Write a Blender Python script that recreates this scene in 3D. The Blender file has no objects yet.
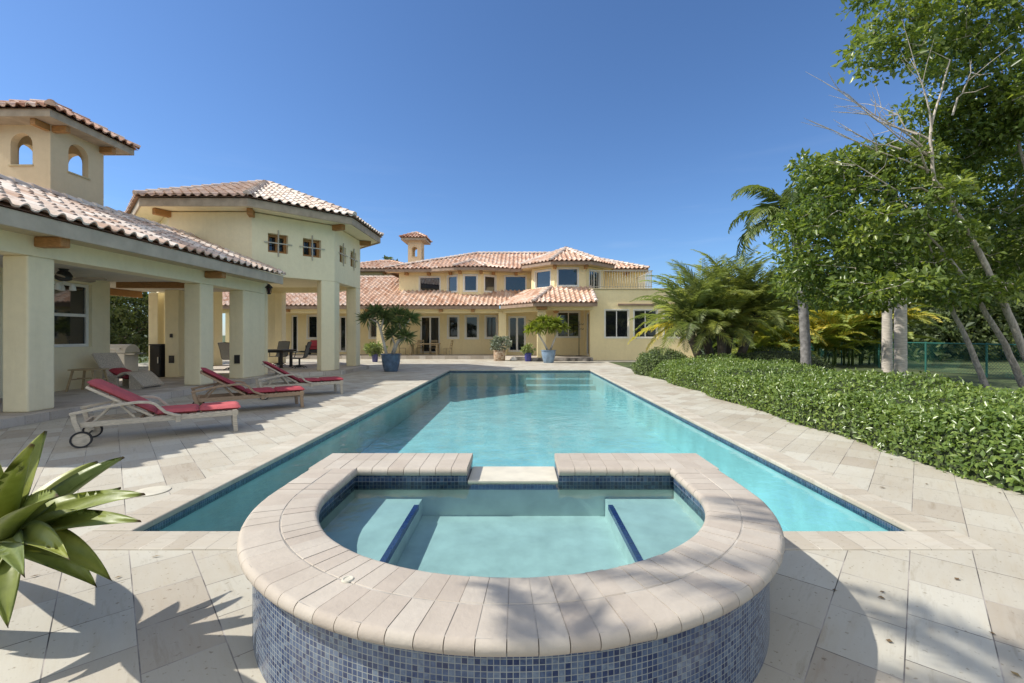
import bpy, bmesh, math, random
import numpy as np
from mathutils import Vector, Matrix

random.seed(7)
RNG = np.random.default_rng(7)
scene = bpy.context.scene
R = math.radians

# ------------------------------------------------------------------ camera
cam_d = bpy.data.cameras.new("camera")
cam = bpy.data.objects.new("camera", cam_d)
scene.collection.objects.link(cam)
cam.location = (0, 0, 1.5)
cam.rotation_euler = (R(90), 0, 0)
cam_d.sensor_width = 36.0
cam_d.lens = 16.0
cam_d.shift_x = -7 / 1024
cam_d.shift_y = -6.5 / 1024
cam_d.clip_start = 0.05
cam_d.clip_end = 3000
scene.camera = cam

# ------------------------------------------------------------------ sky and sun
SUN_E, SUN_A = R(45.5), R(4.5)            # elevation; swing of the sun from -X towards the viewer
S = Vector((-math.cos(SUN_E) * math.cos(SUN_A), -math.cos(SUN_E) * math.sin(SUN_A), math.sin(SUN_E)))
world = bpy.data.worlds.new("World")
scene.world = world
world.use_nodes = True
wn = world.node_tree.nodes
wl = world.node_tree.links
sky = wn.new("ShaderNodeTexSky")
sky.sky_type = 'NISHITA'
sky.sun_disc = False
sky.sun_elevation = SUN_E
sky.sun_rotation = math.atan2(S.x, S.y)
sky.altitude = 0
sky.air_density = 1.0
sky.dust_density = 0.3
sky.ozone_density = 10.0
wn["Background"].inputs["Strength"].default_value = 0.078
# broken cloud: unseen mass added behind viewer to brighten shade, thin wisps low in front
w_tc = wn.new("ShaderNodeTexCoord")
w_sep = wn.new("ShaderNodeSeparateXYZ")
wl.new(w_tc.outputs["Generated"], w_sep.inputs[0])
def w_range(sock, a, b, lo=0.0, hi=1.0):
    n = wn.new("ShaderNodeMapRange")
    n.interpolation_type = 'SMOOTHSTEP'
    n.inputs["From Min"].default_value = a
    n.inputs["From Max"].default_value = b
    n.inputs["To Min"].default_value = lo
    n.inputs["To Max"].default_value = hi
    wl.new(sock, n.inputs["Value"])
    return n.outputs[0]
def w_mul(a, b):
    n = wn.new("ShaderNodeMath")
    n.operation = 'MULTIPLY'
    for k, x in enumerate((a, b)):
        if isinstance(x, float):
            n.inputs[k].default_value = x
        else:
            wl.new(x, n.inputs[k])
    return n.outputs[0]
def w_noise(scale, stretch):
    m = wn.new("ShaderNodeMapping")
    m.inputs["Scale"].default_value = stretch
    wl.new(w_tc.outputs["Generated"], m.inputs[0])
    n = wn.new("ShaderNodeTexNoise")
    n.inputs["Scale"].default_value = scale
    n.inputs["Detail"].default_value = 8
    n.inputs["Roughness"].default_value = 0.6
    wl.new(m.outputs[0], n.inputs["Vector"])
    return n.outputs["Fac"]
fill_cloud = w_mul(w_mul(w_range(w_sep.outputs[1], 0.15, -0.35), w_range(w_sep.outputs[2], 0.14, 0.34)), w_range(w_noise(2.6, (1, 1, 2.2)), 0.36, 0.56))
wisp = w_mul(w_mul(w_range(w_sep.outputs[2], 0.02, 0.12), w_range(w_sep.outputs[2], 0.42, 0.15)), w_range(w_noise(2.2, (1, 1, 9.0)), 0.50, 0.80, 0.0, 0.08))
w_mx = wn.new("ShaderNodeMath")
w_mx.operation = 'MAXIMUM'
wl.new(fill_cloud, w_mx.inputs[0])
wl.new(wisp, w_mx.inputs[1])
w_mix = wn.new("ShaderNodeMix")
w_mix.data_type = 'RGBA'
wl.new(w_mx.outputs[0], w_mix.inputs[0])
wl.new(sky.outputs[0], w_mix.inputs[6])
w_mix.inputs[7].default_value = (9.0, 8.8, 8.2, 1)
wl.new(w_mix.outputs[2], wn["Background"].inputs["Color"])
sun_d = bpy.data.lights.new("sun", 'SUN')
sun_d.energy = 2.65
sun_d.angle = R(0.53)
sun_d.color = (1.0, 0.95, 0.87)
sun = bpy.data.objects.new("sun", sun_d)
sun.rotation_euler = (-S).to_track_quat('-Z', 'Y').to_euler()
sun.location = (-30, -4, 40)
scene.collection.objects.link(sun)

scene.view_settings.view_transform = 'Standard'
scene.view_settings.look = 'None'
scene.view_settings.exposure = 1.05
scene.view_settings.gamma = 1.0
scene.render.engine = 'CYCLES'
scene.cycles.use_denoising = True
scene.cycles.max_bounces = 9
scene.cycles.diffuse_bounces = 7
scene.cycles.glossy_bounces = 3
scene.cycles.transparent_max_bounces = 12
scene.cycles.caustics_reflective = False
scene.cycles.caustics_refractive = False

# ------------------------------------------------------------------ materials
def new_mat(name):
    m = bpy.data.materials.new(name)
    m.use_nodes = True
    nt = m.node_tree
    return m, nt, nt.nodes["Principled BSDF"]

def N(nt, kind, **kw):
    n = nt.nodes.new(kind)
    for k, v in kw.items():
        if k.startswith("in_"):
            key = k[3:]
            key = int(key) if key.isdigit() else key.replace("_", " ")
            n.inputs[key].default_value = v
        else:
            setattr(n, k, v)
    return n

def rgba(c):
    return (c[0], c[1], c[2], 1.0)

def coords(nt, kind="Object", rot=None, scale=None, loc=None):
    t = N(nt, "ShaderNodeTexCoord")
    o = t.outputs[kind]
    if rot is not None or scale is not None:
        mp = N(nt, "ShaderNodeMapping")
        if rot is not None:
            mp.inputs["Rotation"].default_value = rot
        if loc is not None:
            mp.inputs["Location"].default_value = loc
        if scale is not None:
            mp.inputs["Scale"].default_value = scale
        nt.links.new(o, mp.inputs[0])
        o = mp.outputs[0]
    return o

def ramp(nt, fac, stops):
    r = N(nt, "ShaderNodeValToRGB")
    els = r.color_ramp.elements
    while len(els) > 1:
        els.remove(els[0])
    els[0].position = stops[0][0]
    els[0].color = rgba(stops[0][1])
    for p, c in stops[1:]:
        e = els.new(p)
        e.color = rgba(c)
    nt.links.new(fac, r.inputs[0])
    return r.outputs[0]

def noise(nt, vec, scale, detail=4, rough=0.55):
    n = N(nt, "ShaderNodeTexNoise")
    n.inputs["Scale"].default_value = scale
    n.inputs["Detail"].default_value = detail
    n.inputs["Roughness"].default_value = rough
    nt.links.new(vec, n.inputs["Vector"])
    return n.outputs["Fac"]

def bump(nt, height, strength, dist, bsdf, prev=None):
    b = N(nt, "ShaderNodeBump")
    b.inputs["Strength"].default_value = strength
    b.inputs["Distance"].default_value = dist
    nt.links.new(height, b.inputs["Height"])
    if prev is not None:
        nt.links.new(prev, b.inputs["Normal"])
    if bsdf is not None:
        nt.links.new(b.outputs[0], bsdf.inputs["Normal"])
    return b.outputs[0]

def mixc(nt, fac, a, b, mode='MIX'):
    m = N(nt, "ShaderNodeMix", data_type='RGBA', blend_type=mode)
    for sock, v in ((m.inputs[0], fac), (m.inputs[6], a), (m.inputs[7], b)):
        if isinstance(v, (int, float)):
            sock.default_value = v
        elif isinstance(v, tuple):
            sock.default_value = rgba(v)
        else:
            nt.links.new(v, sock)
    return m.outputs[2]

def simple(name, col, rough=0.6, metal=0.0, var=0.15, scale=8.0, bmp=0.0, bscale=60.0, spec=0.5, aniso=None):
    m, nt, b = new_mat(name)
    v = coords(nt, "Object", scale=aniso)
    f = noise(nt, v, scale)
    lo = tuple(c * (1 - var) for c in col)
    hi = tuple(min(1, c * (1 + var)) for c in col)
    nt.links.new(ramp(nt, f, [(0.3, lo), (0.7, hi)]), b.inputs["Base Color"])
    b.inputs["Roughness"].default_value = rough
    b.inputs["Metallic"].default_value = metal
    b.inputs["Specular IOR Level"].default_value = spec
    if bmp:
        bump(nt, noise(nt, v, bscale, 5), bmp, 0.01, b)
    return m

def stucco(name, col):
    m, nt, b = new_mat(name)
    v = coords(nt, "Object")
    f1 = noise(nt, v, 0.6, 5)
    f2 = noise(nt, v, 7.0, 6, 0.65)
    vs = coords(nt, "Object", scale=(3.0, 3.0, 0.25))
    f3 = noise(nt, vs, 1.6, 5, 0.6)
    c = ramp(nt, f1, [(0.3, tuple(x * 0.90 for x in col)), (0.7, tuple(min(1, x * 1.06) for x in col))])
    c = mixc(nt, 0.55, c, ramp(nt, f2, [(0.3, tuple(x * 0.93 for x in col)), (0.7, tuple(min(1, x * 1.05) for x in col))]))
    st = ramp(nt, f3, [(0.52, (1, 1, 1)), (0.78, (0.86, 0.84, 0.80))])
    c = mixc(nt, 0.4, c, st, 'MULTIPLY')
    nt.links.new(c, b.inputs["Base Color"])
    b.inputs["Roughness"].default_value = 0.9
    b.inputs["Specular IOR Level"].default_value = 0.2
    n1 = bump(nt, f2, 0.4, 0.02, None)
    bump(nt, noise(nt, v, 90, 4), 0.35, 0.004, b, n1)
    return m

def tile_mat(name, stops, grime=0.5):
    m, nt, b = new_mat(name)
    t = N(nt, "ShaderNodeTexCoord")
    sep = N(nt, "ShaderNodeSeparateXYZ")
    nt.links.new(t.outputs["UV"], sep.inputs[0])
    c = ramp(nt, sep.outputs[0], stops)
    f = noise(nt, t.outputs["Object"], 5.0, 6, 0.65)
    g = ramp(nt, f, [(0.35, (0.55, 0.52, 0.5)), (0.6, (1, 1, 1))])
    c = mixc(nt, grime, c, g, 'MULTIPLY')
    nt.links.new(c, b.inputs["Base Color"])
    b.inputs["Roughness"].default_value = 0.8
    bump(nt, noise(nt, t.outputs["Object"], 40, 4), 0.25, 0.01, b)
    return m

def paving(name, w, h, rot, stops, mortar=0.004, offset=0.5, mcol=(0.10, 0.09, 0.08), uv=False, shift=0.0, freq=2):
    m, nt, b = new_mat(name)
    v = coords(nt, "UV" if uv else "Object", rot=(0, 0, rot), loc=(0, shift, 0))
    br = N(nt, "ShaderNodeTexBrick", offset=offset, offset_frequency=freq, squash=1.0)
    br.inputs["Color1"].default_value = (0, 0, 0, 1)
    br.inputs["Color2"].default_value = (1, 1, 1, 1)
    br.inputs["Mortar"].default_value = (0.5, 0.5, 0.5, 1)
    br.inputs["Scale"].default_value = 1.0
    br.inputs["Mortar Size"].default_value = mortar
    br.inputs["Mortar Smooth"].default_value = 0.25
    br.inputs["Brick Width"].default_value = w
    br.inputs["Row Height"].default_value = h
    nt.links.new(v, br.inputs["Vector"])
    tone = ramp(nt, br.outputs["Color"], stops)
    # travertine veins run along each slab; they shift from slab to slab
    add = N(nt, "ShaderNodeVectorMath", operation='ADD')
    sc = N(nt, "ShaderNodeVectorMath", operation='SCALE')
    nt.links.new(br.outputs["Color"], sc.inputs[0])
    sc.inputs["Scale"].default_value = 9.0
    nt.links.new(v, add.inputs[0])
    nt.links.new(sc.outputs[0], add.inputs[1])
    mp = N(nt, "ShaderNodeMapping")
    mp.inputs["Scale"].default_value = (1.4, 9.0, 1.0)
    nt.links.new(add.outputs[0], mp.inputs[0])
    veins = noise(nt, mp.outputs[0], 1.2, 7, 0.7)
    vc = ramp(nt, veins, [(0.27, (0.74, 0.70, 0.64)), (0.44, (1, 1, 1)), (0.60, (0.97, 0.95, 0.92)), (0.76, (0.84, 0.75, 0.66))])
    c = mixc(nt, 0.9, tone, vc, 'MULTIPLY')
    # pits
    pit = noise(nt, v, 34, 3, 0.5)
    pc = ramp(nt, pit, [(0.28, (0.45, 0.40, 0.34)), (0.36, (1, 1, 1))])
    c = mixc(nt, 0.7, c, pc, 'MULTIPLY')
    blot = noise(nt, v, 0.55, 5, 0.6)
    c = mixc(nt, 0.8, c, ramp(nt, blot, [(0.33, (0.84, 0.82, 0.80)), (0.6, (1, 1, 1))]), 'MULTIPLY')
    # joints: dirt varies along them
    jn = noise(nt, v, 2.3, 4)
    jc = ramp(nt, jn, [(0.38, tuple(x * 0.7 for x in mcol)), (0.62, tuple(min(1, x * 4.2) for x in mcol))])
    c = mixc(nt, br.outputs["Fac"], c, jc)
    nt.links.new(c, b.inputs["Base Color"])
    b.inputs["Roughness"].default_value = 0.72
    b.inputs["Specular IOR Level"].default_value = 0.3
    inv = N(nt, "ShaderNodeMath", operation='SUBTRACT', in_0=1.0)
    nt.links.new(br.outputs["Fac"], inv.inputs[1])
    n1 = bump(nt, inv.outputs[0], 0.6, 0.006, None)
    bump(nt, veins, 0.12, 0.01, b, n1)
    return m

def mosaic(name, size, stops, grout, rough=0.18):
    m, nt, b = new_mat(name)
    v = coords(nt, "UV")
    br = N(nt, "ShaderNodeTexBrick", offset=0.0, squash=1.0)
    br.inputs["Color1"].default_value = (0, 0, 0, 1)
    br.inputs["Color2"].default_value = (1, 1, 1, 1)
    br.inputs["Scale"].default_value = 1.0
    br.inputs["Mortar Size"].default_value = size * 0.075
    br.inputs["Mortar Smooth"].default_value = 0.2
    br.inputs["Brick Width"].default_value = size
    br.inputs["Row Height"].default_value = size
    nt.links.new(v, br.inputs["Vector"])
    tone = ramp(nt, br.outputs["Color"], stops)
    cl = noise(nt, v, 55, 4, 0.7)
    tone = mixc(nt, 0.75, tone, ramp(nt, cl, [(0.35, (0.45, 0.48, 0.58)), (0.65, (1.25, 1.2, 1.1))]), 'MULTIPLY')
    lime = noise(nt, coords(nt, "UV", scale=(1.0, 0.45, 1)), 5.0, 6, 0.7)
    tone = mixc(nt, ramp(nt, lime, [(0.52, (0, 0, 0)), (0.75, (0.25, 0.25, 0.25))]), tone, (0.30, 0.33, 0.34))
    gr = noise(nt, v, 4, 4)
    gc = ramp(nt, gr, [(0.3, tuple(x * 0.5 for x in grout)), (0.7, grout)])
    c = mixc(nt, br.outputs["Fac"], tone, gc)
    nt.links.new(c, b.inputs["Base Color"])
    rr = N(nt, "ShaderNodeMapRange")
    rr.inputs["To Min"].default_value = rough
    rr.inputs["To Max"].default_value = 0.85
    nt.links.new(br.outputs["Fac"], rr.inputs["Value"])
    nt.links.new(rr.outputs[0], b.inputs["Roughness"])
    inv = N(nt, "ShaderNodeMath", operation='SUBTRACT', in_0=1.0)
    nt.links.new(br.outputs["Fac"], inv.inputs[1])
    bump(nt, inv.outputs[0], 0.5, 0.002, b)
    return m

def leaf_mat(name, stops, rough=0.4, trans=0.35, spec=0.5):
    """uv.x carries one random number per leaf, uv.y runs along the leaf"""
    m, nt, b = new_mat(name)
    t = N(nt, "ShaderNodeTexCoord")
    sep = N(nt, "ShaderNodeSeparateXYZ")
    nt.links.new(t.outputs["UV"], sep.inputs[0])
    c = ramp(nt, sep.outputs[0], stops)
    nt.links.new(c, b.inputs["Base Color"])
    b.inputs["Roughness"].default_value = rough
    b.inputs["Specular IOR Level"].default_value = spec
    tr = N(nt, "ShaderNodeBsdfTranslucent")
    warm = mixc(nt, 1.0, c, (1.25, 1.25, 0.6), 'MULTIPLY')
    nt.links.new(warm, tr.inputs["Color"])
    mx = N(nt, "ShaderNodeMixShader")
    mx.inputs[0].default_value = trans
    nt.links.new(b.outputs[0], mx.inputs[1])
    nt.links.new(tr.outputs[0], mx.inputs[2])
    nt.links.new(mx.outputs[0], nt.nodes["Material Output"].inputs["Surface"])
    return m

def water_mat(name, tint, scale=9.0, strength=0.18):
    m, nt, b = new_mat(name)
    nt.nodes.remove(b)
    v = coords(nt, "Object")
    n1 = noise(nt, v, scale, 3, 0.5)
    n2 = noise(nt, v, scale * 0.27, 2, 0.5)
    ad = N(nt, "ShaderNodeMath", operation='ADD')
    nt.links.new(n1, ad.inputs[0])
    nt.links.new(n2, ad.inputs[1])
    bn = bump(nt, ad.outputs[0], strength, 0.02, None)
    tr = N(nt, "ShaderNodeBsdfTransparent")
    tr.inputs[0].default_value = rgba(tint)
    gl = N(nt, "ShaderNodeBsdfGlossy")
    gl.inputs["Roughness"].default_value = 0.02
    nt.links.new(bn, gl.inputs["Normal"])
    fr = N(nt, "ShaderNodeFresnel")
    fr.inputs["IOR"].default_value = 1.33
    nt.links.new(bn, fr.inputs["Normal"])
    mx = N(nt, "ShaderNodeMixShader")
    nt.links.new(fr.outputs[0], mx.inputs[0])
    nt.links.new(tr.outputs[0], mx.inputs[1])
    nt.links.new(gl.outputs[0], mx.inputs[2])
    nt.links.new(mx.outputs[0], nt.nodes["Material Output"].inputs["Surface"])
    return m

M = {}
M['stucco'] = stucco("yellow_stucco", (0.84, 0.755, 0.52))
M['stucco_far'] = stucco("warm_yellow_stucco", (0.87, 0.73, 0.43))
M['stucco_tan'] = stucco("tan_stucco", (0.66, 0.53, 0.35))
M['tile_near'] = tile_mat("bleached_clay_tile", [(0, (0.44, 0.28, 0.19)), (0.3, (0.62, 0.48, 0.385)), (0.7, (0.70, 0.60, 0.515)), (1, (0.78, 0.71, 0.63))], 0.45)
M['tile_far'] = tile_mat("terracotta_tile", [(0, (0.50, 0.29, 0.19)), (0.35, (0.64, 0.43, 0.31)), (0.75, (0.71, 0.52, 0.40)), (1, (0.76, 0.62, 0.52))], 0.35)
M['tile_mid'] = tile_mat("mottled_clay_tile", [(0, (0.36, 0.17, 0.10)), (0.35, (0.52, 0.29, 0.19)), (0.7, (0.62, 0.42, 0.32)), (1, (0.72, 0.58, 0.48))], 0.5)
M['cap'] = tile_mat("pale_ridge_tile", [(0, (0.52, 0.40, 0.33)), (1, (0.72, 0.62, 0.54))], 0.4)
M['fascia'] = simple("weathered_fascia", (0.37, 0.30, 0.22), 0.8, var=0.2, scale=4, bmp=0.2)
M['fascia_wing'] = simple("pale_gutter_paint", (0.45, 0.39, 0.30), 0.7, var=0.15, scale=3, bmp=0.15)
M['fascia_far'] = simple("brown_fascia", (0.30, 0.21, 0.15), 0.8, var=0.2, scale=4)
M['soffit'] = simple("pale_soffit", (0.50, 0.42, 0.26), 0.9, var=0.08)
M['board_ceiling'] = simple("white_board_ceiling", (0.62, 0.58, 0.50), 0.8, var=0.15, scale=6, aniso=(0.3, 9, 1))
M['corbel'] = simple("stained_timber", (0.36, 0.18, 0.06), 0.7, var=0.3, scale=12, aniso=(1, 6, 6), bmp=0.3)
M['white_frame'] = simple("white_window_frame", (0.78, 0.76, 0.70), 0.5, var=0.05)
M['iron'] = simple("black_iron", (0.025, 0.024, 0.023), 0.5, var=0.3)
M['rail'] = simple("pale_iron_rail", (0.45, 0.42, 0.34), 0.5, var=0.1)
M['glass'] = simple("dark_glass", (0.012, 0.014, 0.016), 0.03, var=0.3, scale=1.2, spec=0.8)
M['glass_up'] = simple("tinted_glass", (0.015, 0.02, 0.028), 0.02, var=0.3, scale=1.2, spec=1.0)
M['glass_up'].node_tree.nodes["Principled BSDF"].inputs["IOR"].default_value = 1.55
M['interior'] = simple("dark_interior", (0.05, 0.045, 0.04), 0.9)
DECK = [(0, (0.405, 0.36, 0.29)), (0.25, (0.455, 0.42, 0.345)), (0.7, (0.485, 0.46, 0.385)), (1, (0.53, 0.51, 0.435))]
M['deck'] = paving("travertine_paving", 0.41, 0.325, R(48), DECK, mortar=0.003, offset=0.37, shift=-0.103, freq=3)
M['deck_right'] = paving("travertine_paving_right", 0.46, 0.325, R(-48.6), DECK, mortar=0.003, offset=0.37, shift=-0.053, freq=3)
M['platform'] = paving("platform_paving", 0.40, 0.40, 0.0, [(0, (0.42, 0.37, 0.31)), (0.5, (0.52, 0.47, 0.41)), (1, (0.60, 0.56, 0.50))])
M['coping'] = paving("pool_coping_stone", 0.155, 0.40, 0.0, [(0, (0.455, 0.41, 0.335)), (0.5, (0.51, 0.47, 0.39)), (1, (0.555, 0.52, 0.44))], mortar=0.0025, offset=0.0, mcol=(0.17, 0.155, 0.13), uv=True)
M['spa_coping'] = tile_mat("spa_coping_stone", [(0, (0.425, 0.365, 0.30)), (0.5, (0.455, 0.40, 0.33)), (1, (0.48, 0.43, 0.36))], 0.24)
M['mortar'] = simple("pale_mortar", (0.36, 0.33, 0.285), 0.9, var=0.45, scale=7)
M['mosaic_spa'] = mosaic("spa_mosaic", 0.0222, [(0, (0.02, 0.035, 0.10)), (0.3, (0.045, 0.075, 0.16)), (0.6, (0.08, 0.12, 0.21)), (1, (0.16, 0.21, 0.28))], (0.33, 0.35, 0.34))
M['mosaic_dark'] = mosaic("waterline_mosaic", 0.028, [(0, (0.012, 0.03, 0.075)), (0.5, (0.03, 0.065, 0.145)), (1, (0.075, 0.135, 0.22))], (0.22, 0.25, 0.30))
M['plaster'] = simple("pool_plaster", (0.66, 0.74, 0.74), 0.8, var=0.13, scale=2.2)
M['spa_plaster'] = simple("spa_plaster", (0.60, 0.66, 0.63), 0.8, var=0.12, scale=6)
M['trim_tile'] = simple("blue_trim_tile", (0.012, 0.03, 0.14), 0.2, var=0.3, scale=40)
M['pool_water'] = water_mat("pool_water", (0.54, 0.845, 0.885), 6.0, 0.36)
M['spa_water'] = water_mat("spa_water", (0.66, 0.83, 0.84), 9.0, 0.20)
M['spill'] = simple("spillway_stone", (0.60, 0.56, 0.45), 0.5, var=0.1)
M['teak_grey'] = simple("silvered_teak", (0.50, 0.44, 0.35), 0.75, var=0.25, scale=14, aniso=(1, 7, 7), bmp=0.25)
M['teak_brown'] = simple("brown_teak", (0.34, 0.235, 0.15), 0.7, var=0.25, scale=14, aniso=(1, 7, 7), bmp=0.25)
M['cushion'] = simple("faded_red_canvas", (0.48, 0.095, 0.10), 0.9, var=0.14, scale=5, bmp=0.3, bscale=220)
M['cushion_dark'] = simple("deep_red_canvas", (0.36, 0.045, 0.06), 0.9, var=0.14, scale=5, bmp=0.3, bscale=220)
M['rubber'] = simple("black_rubber", (0.02, 0.02, 0.022), 0.6)
M['wicker'] = simple("grey_wicker", (0.50, 0.44, 0.36), 0.85, var=0.5, scale=60, bmp=0.8, bscale=90)
M['oak'] = simple("worn_oak", (0.40, 0.30, 0.17), 0.7, var=0.25, scale=14, aniso=(1, 6, 6))
M['steel'] = simple("brushed_steel", (0.62, 0.62, 0.60), 0.35, metal=0.7, var=0.1)
M['black'] = simple("black_metal", (0.018, 0.018, 0.02), 0.45)
M['sling'] = simple("grey_sling_mesh", (0.19, 0.19, 0.18), 0.8, var=0.2, scale=80)
M['pot_blue'] = simple("grey_blue_glaze", (0.085, 0.14, 0.22), 0.25, var=0.35, scale=5, bmp=0.1)
M['pot_pale'] = simple("pale_blue_glaze", (0.20, 0.29, 0.40), 0.22, var=0.3, scale=4, bmp=0.1)
M['pot_cobalt'] = simple("cobalt_glaze", (0.045, 0.05, 0.24), 0.2, var=0.25, scale=5)
M['pot_indigo'] = simple("indigo_glaze", (0.075, 0.075, 0.20), 0.25, var=0.25, scale=5)
M['soil'] = simple("potting_soil", (0.06, 0.045, 0.03), 0.95, var=0.4, scale=30)
M['rubble'] = paving("rubble_planter", 0.16, 0.09, 0.0, [(0, (0.30, 0.17, 0.09)), (0.5, (0.50, 0.36, 0.24)), (1, (0.66, 0.55, 0.42))], mortar=0.008, mcol=(0.14, 0.12, 0.1), uv=True)
M['white_stone'] = simple("white_rock", (0.72, 0.70, 0.66), 0.85, var=0.15, scale=9, bmp=0.6, bscale=12)
M['bark'] = simple("pale_bark", (0.48, 0.42, 0.345), 0.9, var=0.4, scale=9, aniso=(4, 4, 1), bmp=0.7, bscale=18)
M['bark_dark'] = simple("dark_bark", (0.13, 0.10, 0.075), 0.95, var=0.4, scale=9, bmp=0.8, bscale=18)
M['palm_trunk'] = simple("ringed_palm_trunk", (0.50, 0.45, 0.38), 0.9, var=0.30, scale=5, aniso=(1, 1, 6), bmp=0.6, bscale=6)
M['palm_trunk_dark'] = simple("grey_palm_trunk", (0.20, 0.19, 0.18), 0.9, var=0.45, scale=7, bmp=0.6, bscale=10)
M['cane'] = simple("smooth_grey_cane", (0.50, 0.46, 0.40), 0.8, var=0.2, scale=9, bmp=0.2)
M['fence'] = simple("green_fence_paint", (0.025, 0.13, 0.10), 0.5, var=0.15)
M['lawn'] = simple("lawn", (0.065, 0.088, 0.026), 0.95, var=0.55, scale=0.9, bmp=0.8, bscale=50)
M['hedge_core'] = simple("hedge_twigs", (0.035, 0.048, 0.018), 1.0, var=0.4, scale=12)
M['agave'] = leaf_mat("agave_leaf", [(0, (0.18, 0.235, 0.07)), (0.5, (0.26, 0.305, 0.07)), (1, (0.38, 0.395, 0.085))], 0.42, 0.25)
nt_ = M['agave'].node_tree
for n_ in nt_.nodes:
    if n_.type == 'VALTORGB':
        ramp_out = n_.outputs[0]
sep_ = [n_ for n_ in nt_.nodes if n_.type == 'SEPXYZ'][0]
streak = noise(nt_, coords(nt_, "UV", scale=(40, 2.0, 1)), 3.0, 4)
blotch = noise(nt_, coords(nt_, "Object"), 11.0, 5, 0.65)
col_ = mixc(nt_, 1.0, ramp_out, ramp(nt_, blotch, [(0.34, (0.72, 0.74, 0.66)), (0.55, (1, 1, 1)), (0.75, (1.12, 1.08, 0.95))]), 'MULTIPLY')
col_ = mixc(nt_, ramp(nt_, sep_.outputs[1], [(0.955, (0, 0, 0)), (0.985, (1, 1, 1))]), col_, (0.10, 0.055, 0.03))
nt_.links.new(col_, nt_.nodes["Principled BSDF"].inputs["Base Color"])
bump(nt_, blotch, 0.15, 0.01, nt_.nodes["Principled BSDF"])
M['leaf_hedge'] = leaf_mat("hedge_leaf", [(0, (0.07, 0.125, 0.03)), (0.45, (0.17, 0.25, 0.055)), (0.8, (0.27, 0.35, 0.085)), (1, (0.40, 0.45, 0.12))], 0.30, 0.35, 0.6)
M['leaf_bush'] = leaf_mat("bush_leaf", [(0, (0.06, 0.10, 0.03)), (0.5, (0.14, 0.20, 0.055)), (1, (0.24, 0.30, 0.09))], 0.45, 0.3)
M['leaf_ficus'] = leaf_mat("ficus_leaf", [(0, (0.065, 0.11, 0.03)), (0.5, (0.165, 0.23, 0.05)), (0.85, (0.27, 0.33, 0.07)), (1, (0.40, 0.44, 0.10))], 0.32, 0.46, 0.55)
M['leaf_palm'] = leaf_mat("date_palm_leaf", [(0, (0.19, 0.245, 0.10)), (0.5, (0.33, 0.385, 0.15)), (0.85, (0.47, 0.47, 0.16)), (1, (0.64, 0.51, 0.09))], 0.42, 0.5)
M['leaf_palm_dark'] = leaf_mat("palm_leaf", [(0, (0.08, 0.125, 0.05)), (0.5, (0.15, 0.205, 0.07)), (1, (0.24, 0.29, 0.09))], 0.42, 0.35)
M['leaf_areca'] = leaf_mat("areca_leaf", [(0, (0.13, 0.19, 0.05)), (0.5, (0.29, 0.34, 0.075)), (0.8, (0.45, 0.44, 0.10)), (1, (0.60, 0.48, 0.09))], 0.5, 0.35)
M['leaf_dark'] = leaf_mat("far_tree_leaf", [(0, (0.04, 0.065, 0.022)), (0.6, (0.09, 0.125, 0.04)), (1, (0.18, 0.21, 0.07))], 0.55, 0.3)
M['leaf_drac'] = leaf_mat("dracaena_leaf", [(0, (0.10, 0.155, 0.065)), (0.6, (0.20, 0.265, 0.10)), (1, (0.31, 0.36, 0.14))], 0.4, 0.25)
M['leaf_lime'] = leaf_mat("lime_dracaena_leaf", [(0, (0.12, 0.17, 0.03)), (0.5, (0.23, 0.29, 0.045)), (1, (0.38, 0.42, 0.08))], 0.45, 0.4)
M['leaf_silver'] = leaf_mat("silver_leaf", [(0, (0.11, 0.14, 0.10)), (0.6, (0.22, 0.26, 0.20)), (1, (0.42, 0.46, 0.38))], 0.55, 0.2)
M['litter'] = leaf_mat("dry_leaf", [(0, (0.10, 0.06, 0.03)), (0.6, (0.22, 0.15, 0.07)), (1, (0.30, 0.28, 0.08))], 0.8, 0.05)
M['leaf_pale'] = leaf_mat("pale_succulent_leaf", [(0, (0.16, 0.22, 0.07)), (0.6, (0.30, 0.36, 0.13)), (1, (0.45, 0.50, 0.22))], 0.5, 0.25)

# ------------------------------------------------------------------ mesh helpers
ORIGIN = {}            # root -> world position its parts are measured from

def root_of(o):
    while o.parent is not None:
        o = o.parent
    return o

def tag(o, label=None, cat=None, group=None, kind=None):
    if label: o["label"] = label
    if cat: o["category"] = cat
    if group: o["group"] = group
    if kind: o["kind"] = kind
    return o

def thing(name, label, cat, loc=(0, 0, 0), group=None):
    e = bpy.data.objects.new(name, None)
    e.empty_display_size = 0.2
    e.location = loc
    scene.collection.objects.link(e)
    return tag(e, label, cat, group)

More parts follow.
